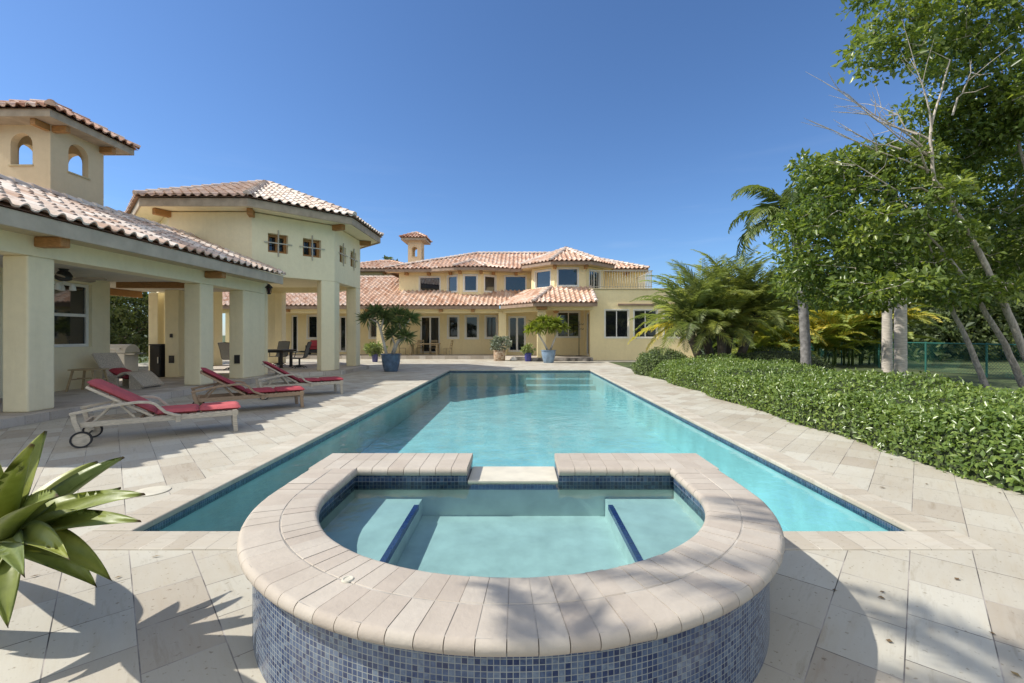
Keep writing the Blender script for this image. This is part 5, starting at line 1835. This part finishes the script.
def pad(mb, o, ax, ay, L, W, th, puff=.35, n=14, k=10):
    o, ax, ay = Vector(o), Vector(ax).normalized(), Vector(ay).normalized()
    az = ax.cross(ay)
    if az.z < 0: az = -az
    top, bot = [], []
    for i in range(n + 1):
        a = i / n
        ra = []; rb = []
        for j in range(k + 1):
            b = j / k
            ea = min(a, 1 - a) * L; eb = min(b, 1 - b) * W
            f = (1 - max(0, 1 - ea / .05) ** 2) ** .5 * (1 - max(0, 1 - eb / .05) ** 2) ** .5
            g = 1 - .12 * math.cos(a * 2 * math.pi) * 0 - puff * .18 * ((2 * a - 1) ** 4 + (2 * b - 1) ** 4)
            q = o + ax * (a * L) + ay * (b * W)
            wr = .0035 * math.sin(a * 21 + b * 5) * math.sin(b * 13 + a * 3)
            ra.append(q + az * (th * .42 + th * .58 * f * g + wr))
            rb.append(q + az * (th * .42 - th * .42 * f))
        top.append(ra); bot.append(rb)
    mb.grid(top); mb.grid(bot)

def make_lounger():
    t = thing('sun_lounger', 'silvery wooden wheeled lounger with faded red cushions, nearest the camera', 'sun lounger', (0, 0, 0), 'sun loungers in a row beside the pool')
    W = .68
    m = MB()
    for y in (.02, W - .02): m.box(-.02, 1.78, y - .018, y + .018, .27, .345)
    for x in (.0, .60, 1.15, 1.76): m.box(x - .02, x + .02, .039, W - .039, .28, .335)
    for i in range(14):
        x = .68 + i * .08; m.box(x, x + .05, .04, W - .04, .337, .352)
    m.build('frame', M['teak_grey'], t, bevel=.006)
    for y in (-.012, W + .012):
        m = MB()
        sweep_rect(m, [(-.12, y, .475), (.0, y, .50), (.2, y, .54), (.4, y, .57), (.58, y, .585), (.70, y, .575), (.77, y, .54), (.82, y, .48), (.88, y, .41), (.98, y, .36), (1.06, y, .335)], .058, .038)
        sweep_rect(m, [(-.085, y, .47), (-.07, y, .36), (-.02, y, .20), (.01, y, .105)], .04, .055)
        sweep_rect(m, [(1.03, y, .355), (1.03, y, .24)], .03, .06)
        m.build('armrest', M['teak_grey'], t, bevel=.006)
    for y in (.02, W - .02):
        m = MB(); sweep_rect(m, [(1.735, y, .36), (1.735, y, .20), (1.75, y, 0.0)], .045, .06); m.build('leg', M['teak_grey'], t, bevel=.006)
    pv, tp = Vector((.74, 0, .35)), Vector((.03, 0, .84))
    d = (tp - pv).normalized()
    m = MB()
    for y in (.06, W - .06): m.bar(pv + Vector((0, y, 0)), tp + Vector((0, y, 0)), .036, .045, up=(0, 1, 0))
    for f in (.1, .3, .5, .7, .9, .985):
        q = pv.lerp(tp, f); m.bar(q + Vector((0, .085, 0)), q + Vector((0, W - .085, 0)), .05, .02, up=(d.x, 0, d.z))
    for y in (.09, W - .09):
        m.bar((.30, y, .655), (.55, y, .33), .03, .03, up=(0, 1, 0)); m.bar((.10, y, .33), (.34, y, .62), .03, .03, up=(0, 1, 0))
    m.build('backrest', M['teak_grey'], t, bevel=.005)
    up = Vector((0, 1, 0)).cross(d)
    if up.z < 0: up = -up
    m = MB(); pad(m, pv + up * .03 + Vector((0, .03, 0)) + d * .0, d, (0, 1, 0), .90, W - .06, .075); m.build('back_cushion', M['cushion'], t, smooth=True)
    m = MB(); pad(m, (.76, .03, .356), (1, 0, 0), (0, 1, 0), .52, W - .06, .075); m.build('seat_cushion', M['cushion'], t, smooth=True)
    m = MB(); pad(m, (1.285, .03, .356), (1, 0, 0), (0, 1, 0), .53, W - .06, .075); m.build('seat_cushion', M['cushion'], t, smooth=True)
    for y in (-.05, W + .05):
        c = Vector((0.0, y, .115)); n = 28
        m = MB(); rows = []
        for r, h in ((.109, -.020), (.115, -.013), (.115, .013), (.109, .020), (.092, .016), (.092, -.016)):
            rows.append([c + Vector((r * math.cos(2 * math.pi * k / n), h, r * math.sin(2 * math.pi * k / n))) for k in range(n)])
        rows.append(rows[0]); m.grid(rows, closed=True)
        w = m.build('wheel', M['rubber'], t, smooth=True, angle=40)
        m = MB()
        rows = [[c + Vector((r * math.cos(2 * math.pi * k / n), h, r * math.sin(2 * math.pi * k / n))) for k in range(n)] for r, h in ((.092, -.008), (.03, -.014), (.03, .014), (.092, .008))]
        m.grid(rows, closed=True); m.poly(rows[1]); m.poly(rows[2])
        for k in range(6):
            a = math.pi * k / 3; m.bar(c + Vector((.025 * math.cos(a), 0, .025 * math.sin(a))), c + Vector((.094 * math.cos(a), 0, .094 * math.sin(a))), .03, .012, up=(0, 1, 0))
        m.build('hub', M['teak_grey'], w)
    m = MB(); m.tube([(0, -.03, .115), (0, W + .03, .115)], .012, 8); m.build('axle', M['iron'], t)
    return t
def remat(o, old, new):
    for c in o.children:
        if c.type == 'MESH' and c.data.materials and c.data.materials[0] == M[old]:
            c.material_slots[0].link = 'OBJECT'; c.material_slots[0].material = M[new]
        remat(c, old, new)
lg = make_lounger()
L2 = copy_tree(lg); L3 = copy_tree(lg)
L2["label"] = 'brown wooden lounger with red cushions, middle one of the row'
L3["label"] = 'grey wooden lounger with red cushions, farthest one of the row by the pavilion'
remat(L2, 'teak_grey', 'teak_brown'); remat(L2, 'cushion', 'cushion_dark'); remat(L3, 'cushion', 'cushion_dark')
for o, fx, fy_, ang in ((lg, -4.42, 7.08, 34.5), (L2, -4.50, 9.42, 36), (L3, -4.52, 11.58, 36)):
    a = R(ang)
    o.scale = (1.0, .95, .95)
    o.location = (fx - 1.735 * math.cos(a) + .02 * math.sin(a), fy_ - 1.735 * math.sin(a) - .02 * math.cos(a), 0.0)
    o.rotation_euler = (0, 0, a)

# =====================================================================================
# VERANDA FURNITURE
# =====================================================================================
def place(o, x, y, z, ang):
    o.location = (x, y, z); o.rotation_euler = (0, 0, R(ang)); return o
t = thing('wicker_chaise', 'curved grey wicker chaise longue on the covered patio', 'chaise longue', (0, 0, 0))
prof = [(0, .92), (.10, .80), (.22, .63), (.36, .45), (.50, .33), (.64, .29), (.80, .33), (.95, .40), (1.08, .42), (1.22, .38), (1.38, .27), (1.54, .14), (1.66, .06)]
def smoothp(pr, n=4):
    out = []
    for i in range(len(pr) - 1):
        p0, p1, p2, p3 = pr[max(i - 1, 0)], pr[i], pr[i + 1], pr[min(i + 2, len(pr) - 1)]
        for j in range(n):
            f = j / n
            out.append(tuple(.5 * (2 * p1[k] + (p2[k] - p0[k]) * f + (2 * p0[k] - 5 * p1[k] + 4 * p2[k] - p3[k]) * f * f + (-p0[k] + 3 * p1[k] - 3 * p2[k] + p3[k]) * f ** 3) for k in (0, 1)))
    out.append(pr[-1]); return out
sp_ = smoothp(prof)
m = MB(); sweep_rect(m, [(x, .34, z) for x, z in sp_], .68, .05); m.build('seat', M['wicker'], t, smooth=True, angle=40)
for y in (.05, .63):
    m = MB()
    sel = [p for p in sp_ if .30 <= p[0] <= .82]
    for a, b in zip(sel[:-1], sel[1:]): 
        za = .32 * max(0, math.sin((a[0] - .30) / .52 * math.pi)) ** .7 * .75 * .3; zb = .32 * max(0, math.sin((b[0] - .30) / .52 * math.pi)) ** .7 * .75 * .3
        m.obox((0, y, 0), (1, 0, 0), (0, 1, 0), (a[0], b[0]), (-.03, .03), (0.0 + za * 0, min(a[1], b[1]) - .02))
    m.build('leg', M['wicker'], t); m = MB()
    sel = [p for p in sp_ if 1.18 <= p[0] <= 1.60]
    for a, b in zip(sel[:-1], sel[1:]): m.obox((0, y, 0), (1, 0, 0), (0, 1, 0), (a[0], b[0]), (-.03, .03), (0, max(.01, min(a[1], b[1]) - .02)))
    m.build('leg', M['wicker'], t)
place(t, -10.72, 11.42, FLZ, -2); t.scale = (.80, .95, .95)
pl_ = thing('pillow', 'dark red pillow on the wicker chaise', 'pillow', (0, 0, 0))
m = MB(); pad(m, (0, 0, 0), (1, 0, .0), (0, 1, 0), .52, .40, .14, puff=1.6); m.build('cover', M['cushion_dark'], pl_, smooth=True)
place(pl_, -10.46, 11.56, FLZ + .40, -2); pl_.rotation_euler = (0, R(22), R(-3))
t = thing('side_table', 'small wooden side table with splayed legs beside the wicker chaise', 'side table', (0, 0, 0))
m = MB(); m.box(-.32, .32, -.2, .2, .50, .53); m.build('tabletop', M['oak'], t, bevel=.006)
for sx in (-1, 1):
    for sy in (-1, 1):
        m = MB(); m.bar((sx * .24, sy * .15, .5), (sx * .34, sy * .2, 0.0), .04, .035, up=(0, 1, 0)); m.build('leg', M['oak'], t)
m = MB(); m.bar((-.27, 0, .3), (.27, 0, .3), .03, .025)
m.bar((-.28, -.17, .28), (-.28, .17, .28), .025, .025); m.bar((.28, -.17, .28), (.28, .17, .28), .025, .025); m.build('stretcher', M['oak'], t)
place(t, -10.42, 11.02, FLZ, 0)

fan = thing('ceiling_fan', 'dark ceiling fan with glass lamps hanging under the veranda ceiling', 'ceiling fan', (-9.95, 9.95, 2.58))
c = (-9.95, 9.95, 2.58)
m = MB(); m.lathe([(0, .17), (.05, .16), (.10, .12), (.14, .05), (.15, .0), (.13, -.05), (.07, -.08), (0, -.08)], (c[0], c[1], c[2] + .18), 24); m.tube([(c[0], c[1], c[2] + .32), (c[0], c[1], 2.945)], .018, 8); m.lathe([(0, 0), (.09, .0), (.05, -.07), (0, -.07)], (c[0], c[1], 2.945), 16)
m.build('motor', M['iron'], fan, smooth=True, angle=40)
for k in range(5):
    a = R(20 + 72 * k); d = Vector((math.cos(a), math.sin(a), 0)); s_ = Vector((-d.y, d.x, -.30)).normalized()
    m = MB(); o = Vector((c[0], c[1], c[2] + .17))
    m.obox(o, d, s_, (.10, .24), (-.02, .02), (-.006, .006), d.cross(s_))
    rows = [[o + d * r + s_ * w * sg + d.cross(s_) * th for sg, th in ((-1, -.006), (1, -.006), (1, .006), (-1, .006))] for r, w in ((.22, .05), (.35, .068), (.60, .075), (.70, .070), (.74, .04))]
    m.grid(rows, closed=True); m.poly(rows[-1]); m.poly(list(reversed(rows[0])))
    m.build('blade', M['fascia'], fan)
for k in range(3):
    a = R(30 + 120 * k); q = (c[0] + .14 * math.cos(a), c[1] + .14 * math.sin(a), c[2] - .06)
    m = MB(); m.tube([(c[0], c[1], c[2] + .09), (q[0], q[1], q[2] + .09)], .012, 6); m.lathe([(0, .09), (.03, .09), (.055, .03), (.062, -.04), (.0, -.05)], q, 16); m.build('lamp_shade', M['white_frame'], fan, smooth=True, angle=50)

# grill and black cabinet -------------------------------------------------------------------------
gx, gy = at(121, 14.3), 14.3
t = thing('grill', 'white steel barbecue grill in the covered passage by the chaise', 'barbecue', (gx, gy, FLZ))
m = MB(); m.box(gx - .33, gx + .33, gy - .26, gy + .26, FLZ + .06, FLZ + .78); m.build('cabinet', M['white_frame'], t, bevel=.012)
m = MB(); rows = [[(gx + x, gy + .28 * math.cos(a), FLZ + .80 + .26 * math.sin(a)) for x in (-.36, -.1, .1, .36)] for a in [math.pi * k / 12 for k in range(13)]]
m.grid(rows); m.poly([r[0] for r in rows]); m.poly([r[-1] for r in reversed(rows)]); m.poly([rows[0][0], rows[0][-1], rows[-1][-1], rows[-1][0]])
lid = m.build('lid', M['white_frame'], t, smooth=True, angle=50)
m = MB(); m.tube([(gx - .25, gy - .33, FLZ + .92), (gx + .25, gy - .33, FLZ + .92)], .014, 8); m.bar((gx - .2, gy - .33, FLZ + .92), (gx - .2, gy - .2, FLZ + .95), .02, .02); m.bar((gx + .2, gy - .33, FLZ + .92), (gx + .2, gy - .2, FLZ + .95), .02, .02); m.build('handle', M['steel'], lid)
m = MB(); m.box(gx + .34, gx + .62, gy - .24, gy + .22, FLZ + .74, FLZ + .78); m.build('side_shelf', M['steel'], t)
for x in (-.28, .28):
    m = MB(); rows = [[(gx + x + h, gy - .2 + .05 * math.cos(a), FLZ + .05 + .05 * math.sin(a)) for a in [2 * math.pi * k / 12 for k in range(12)]] for h in (-.02, .02)]
    m.grid(rows, closed=True); m.poly(rows[0]); m.poly(rows[1]); m.build('wheel', M['rubber'], t)
bx, by = at(160.5, 14.75), 14.75
t = thing('black_cabinet', 'narrow black outdoor cabinet standing against the inner pillar', 'cabinet', (bx, by, FLZ))
m = MB(); m.box(bx - .17, bx + .17, by - .22, by + .22, FLZ, FLZ + 1.02); m.box(bx - .19, bx + .19, by - .24, by + .24, FLZ + 1.022, FLZ + 1.06); m.build('body', M['black'], t, bevel=.008)
m = MB(); m.box(bx - .15, bx + .15, by - .235, by - .222, FLZ + .08, FLZ + .98); d_ = m.build('door', M['black'], t)
m = MB(); m.box(bx + .10, bx + .125, by - .26, by - .236, FLZ + .45, FLZ + .65); m.build('handle', M['steel'], d_)

# wall lantern at the end of the wing
lx, ly = at(269, 15.42), 15.42
t = thing('wall_lantern', 'black iron lantern on the end of the wing under the eave', 'lantern', (lx, ly, 2.95))
m = MB(); m.lathe([(0, .36), (.03, .34), (.12, .24), (.13, .22), (.10, .21)], (lx, ly, 2.88), 8); m.lathe([(.0, 0), (.05, .0), (.07, .03), (.06, .04)], (lx, ly, 2.88), 8)
for k in range(4):
    a = math.pi / 4 + math.pi / 2 * k; m.bar((lx + .062 * math.cos(a), ly + .062 * math.sin(a), 2.91), (lx + .092 * math.cos(a), ly + .092 * math.sin(a), 3.10), .012, .012)
m.bar((lx, ly, 3.2), (lx - .0, 15.29, 3.22), .02, .02); m.build('cage', M['iron'], t)
m = MB(); m.lathe([(.045, .03), (.075, .20)], (lx, ly, 2.88), 8); m.build('glass', M['glass'], t)

# dining set inside the pavilion --------------------------------------------------------------------
t = thing('dining_table', 'black metal dining table under the pavilion', 'table', (-10.35, 19.0, FLZ))
m = MB(); m.box(-11.2, -9.55, 18.45, 19.55, FLZ + .70, FLZ + .74); m.box(-11.12, -9.63, 18.53, 19.47, FLZ + .63, FLZ + .699); m.build('tabletop', M['black'], t, bevel=.01)
for x in (-11.05, -9.72):
    for y in (18.6, 19.4):
        m = MB(); m.box(x - .05, x + .05, y - .05, y + .05, FLZ, FLZ + .629); m.build('leg', M['black'], t, bevel=.008)
def swivel_chair(label):
    t = thing('swivel_chair', label, 'chair', (0, 0, 0), 'dining chairs under the pavilion')
    pr = smoothp([(.30, .42), (.10, .40), (-.15, .41), (-.24, .50), (-.30, .75), (-.40, 1.05)])
    m = MB(); sweep_rect(m, [(x, 0, z) for x, z in pr], .50, .02); m.build('seat', M['sling'], t, smooth=True, angle=40)
    m = MB()
    for y in (-.26, .26):
        m.tube([(x, y, z) for x, z in pr], .016, 6)
        m.tube([(-.27, y * 1.05, .66), (.0, y * 1.1, .68), (.22, y * 1.1, .64), (.26, y, .44)], .018, 6)
    m.tube([(-.40, -.26, 1.05), (-.41, 0, 1.07), (-.40, .26, 1.05)], .016, 6)
    m.build('frame', M['iron'], t, smooth=True)
    m = MB(); m.tube([(0, 0, .12), (0, 0, .40)], .035, 10); m.lathe([(0, .10), (.06, .12), (.08, .08), (.09, .03)], (0, 0, 0), 12)
    for k in range(5):
        a = 2 * math.pi * k / 5; m.tube([(0, 0, .11), (.18 * math.cos(a), .18 * math.sin(a), .08), (.30 * math.cos(a), .30 * math.sin(a), .016)], [.022, .02, .015], 6)
    m.build('base', M['iron'], t, smooth=True, angle=50)
    return t
place(swivel_chair('grey sling swivel chair on the right side of the black dining table'), -8.95, 18.55, FLZ, 190)
place(swivel_chair('grey sling swivel chair seen between the two wing pillars'), -11.05, 17.55, FLZ, 80)
place(swivel_chair('grey sling swivel chair behind the black dining table'), -10.6, 20.1, FLZ, -95)

# house porch furniture ---------------------------------------------------------------------------------
PZ = 0.2
tx = (at(409, 29.7) + at(439, 29.7)) / 2
t = thing('porch_table', 'long wooden table on the porch before the glass doors', 'table', (tx, 29.9, PZ))
m = MB(); m.box(tx - .98, tx + .98, 29.5, 30.35, PZ + .69, PZ + .75); m.build('tabletop', M['oak'], t, bevel=.01)
for x in (-.85, .85):
    for y in (29.6, 30.25):
        m = MB(); m.box(tx + x - .05, tx + x + .05, y - .05, y + .05, PZ, PZ + .689); m.build('leg', M['oak'], t)
def porch_chair(label, x, y, ang):
    t = thing('wooden_chair', label, 'chair', (0, 0, 0), 'wooden chairs around the porch table')
    m = MB(); m.box(-.22, .22, -.22, .22, .42, .45); m.build('seat', M['oak'], t)
    for a in (-.2, .2):
        m = MB(); m.box(.17, .21, a - .02, a + .02, 0, .42); m.build('leg', M['oak'], t)
        m = MB(); m.bar((-.2, a, 0), (-.2, a, .419), .04, .04); m.bar((-.2, a, .451), (-.30, a, .95), .035, .035); m.build('leg', M['oak'], t)
    m = MB()
    for f in (.3, .55, .8, .97): m.bar((-.2 - .1 * f, -.18, .45 + .5 * f), (-.2 - .1 * f, .18, .45 + .5 * f), .02, .06)
    m.build('backrest', M['oak'], t)
    place(t, x, y, PZ, ang)
porch_chair('wooden chair at the right end of the porch table', tx + 1.55, 29.75, 170)
porch_chair('wooden chair at the left end of the porch table', tx - 1.45, 29.9, 10)
porch_chair('wooden chair tucked behind the porch table, left of centre', tx - .45, 30.55, -90)
porch_chair('wooden chair tucked behind the porch table, right of centre', tx + .45, 30.55, -90)
sx = at(312.5, 30)
t = thing('red_armchair', 'dark armchair with red cushions on the porch seen through the pavilion', 'armchair', (sx, 30.2, PZ))
m = MB(); m.box(sx - .36, sx + .36, 29.9, 30.55, PZ + .12, PZ + .34); m.box(sx - .42, sx - .365, 29.9, 30.6, PZ, PZ + .62); m.box(sx + .365, sx + .42, 29.9, 30.6, PZ, PZ + .62); m.box(sx - .362, sx + .362, 30.552, 30.6, PZ + .1, PZ + .9); m.build('frame', M['black'], t)
m = MB(); pad(m, (sx - .35, 29.9, PZ + .345), (1, 0, 0), (0, 1, 0), .70, .5, .13); m.build('seat_cushion', M['cushion_dark'], t, smooth=True)
m = MB(); pad(m, (sx - .35, 30.40, PZ + .46), (1, 0, 0), (0, .3, 1), .70, .5, .13); m.build('back_cushion', M['cushion_dark'], t, smooth=True)
hx_, hy = at(579, 28.3), 28.3
t = thing('iron_stand', 'tall thin black iron stand with hooked arms on the porch', 'stand', (hx_, hy, PZ))
m = MB(); m.tube([(hx_, hy, PZ + .02), (hx_, hy, PZ + 2.15)], .022, 8); m.build('pole', M['iron'], t)
m = MB(); m.lathe([(0, .03), (.20, .02), (.22, 0)], (hx_, hy, PZ), 18); m.build('base', M['iron'], t)
m = MB()
for sg, z in ((1, 1.95), (-1, 1.8), (1, 1.65)): m.tube([(hx_, hy, PZ + z), (hx_ + sg * .15, hy, PZ + z + .04), (hx_ + sg * .26, hy, PZ + z - .02), (hx_ + sg * .27, hy, PZ + z + .07)], .016, 6)
m.build('hook_arms', M['iron'], t)
lx, ly = at(556, 27.3), 27.3
t = thing('hanging_lamp', 'small dark bowl lamp hanging from the porch ceiling behind the lime green plant', 'lamp', (lx, ly, 2.8))
m = MB(); m.tube([(lx, ly, 2.95), (lx, ly, 3.124)], .012, 6); m.build('stem', M['iron'], t)
m = MB(); m.lathe([(0, 0), (.10, .02), (.17, .08), (.19, .14), (.03, .16), (0, .16)], (lx, ly, 2.80), 16); m.build('lamp_shade', M['corbel'], t, smooth=True, angle=40)
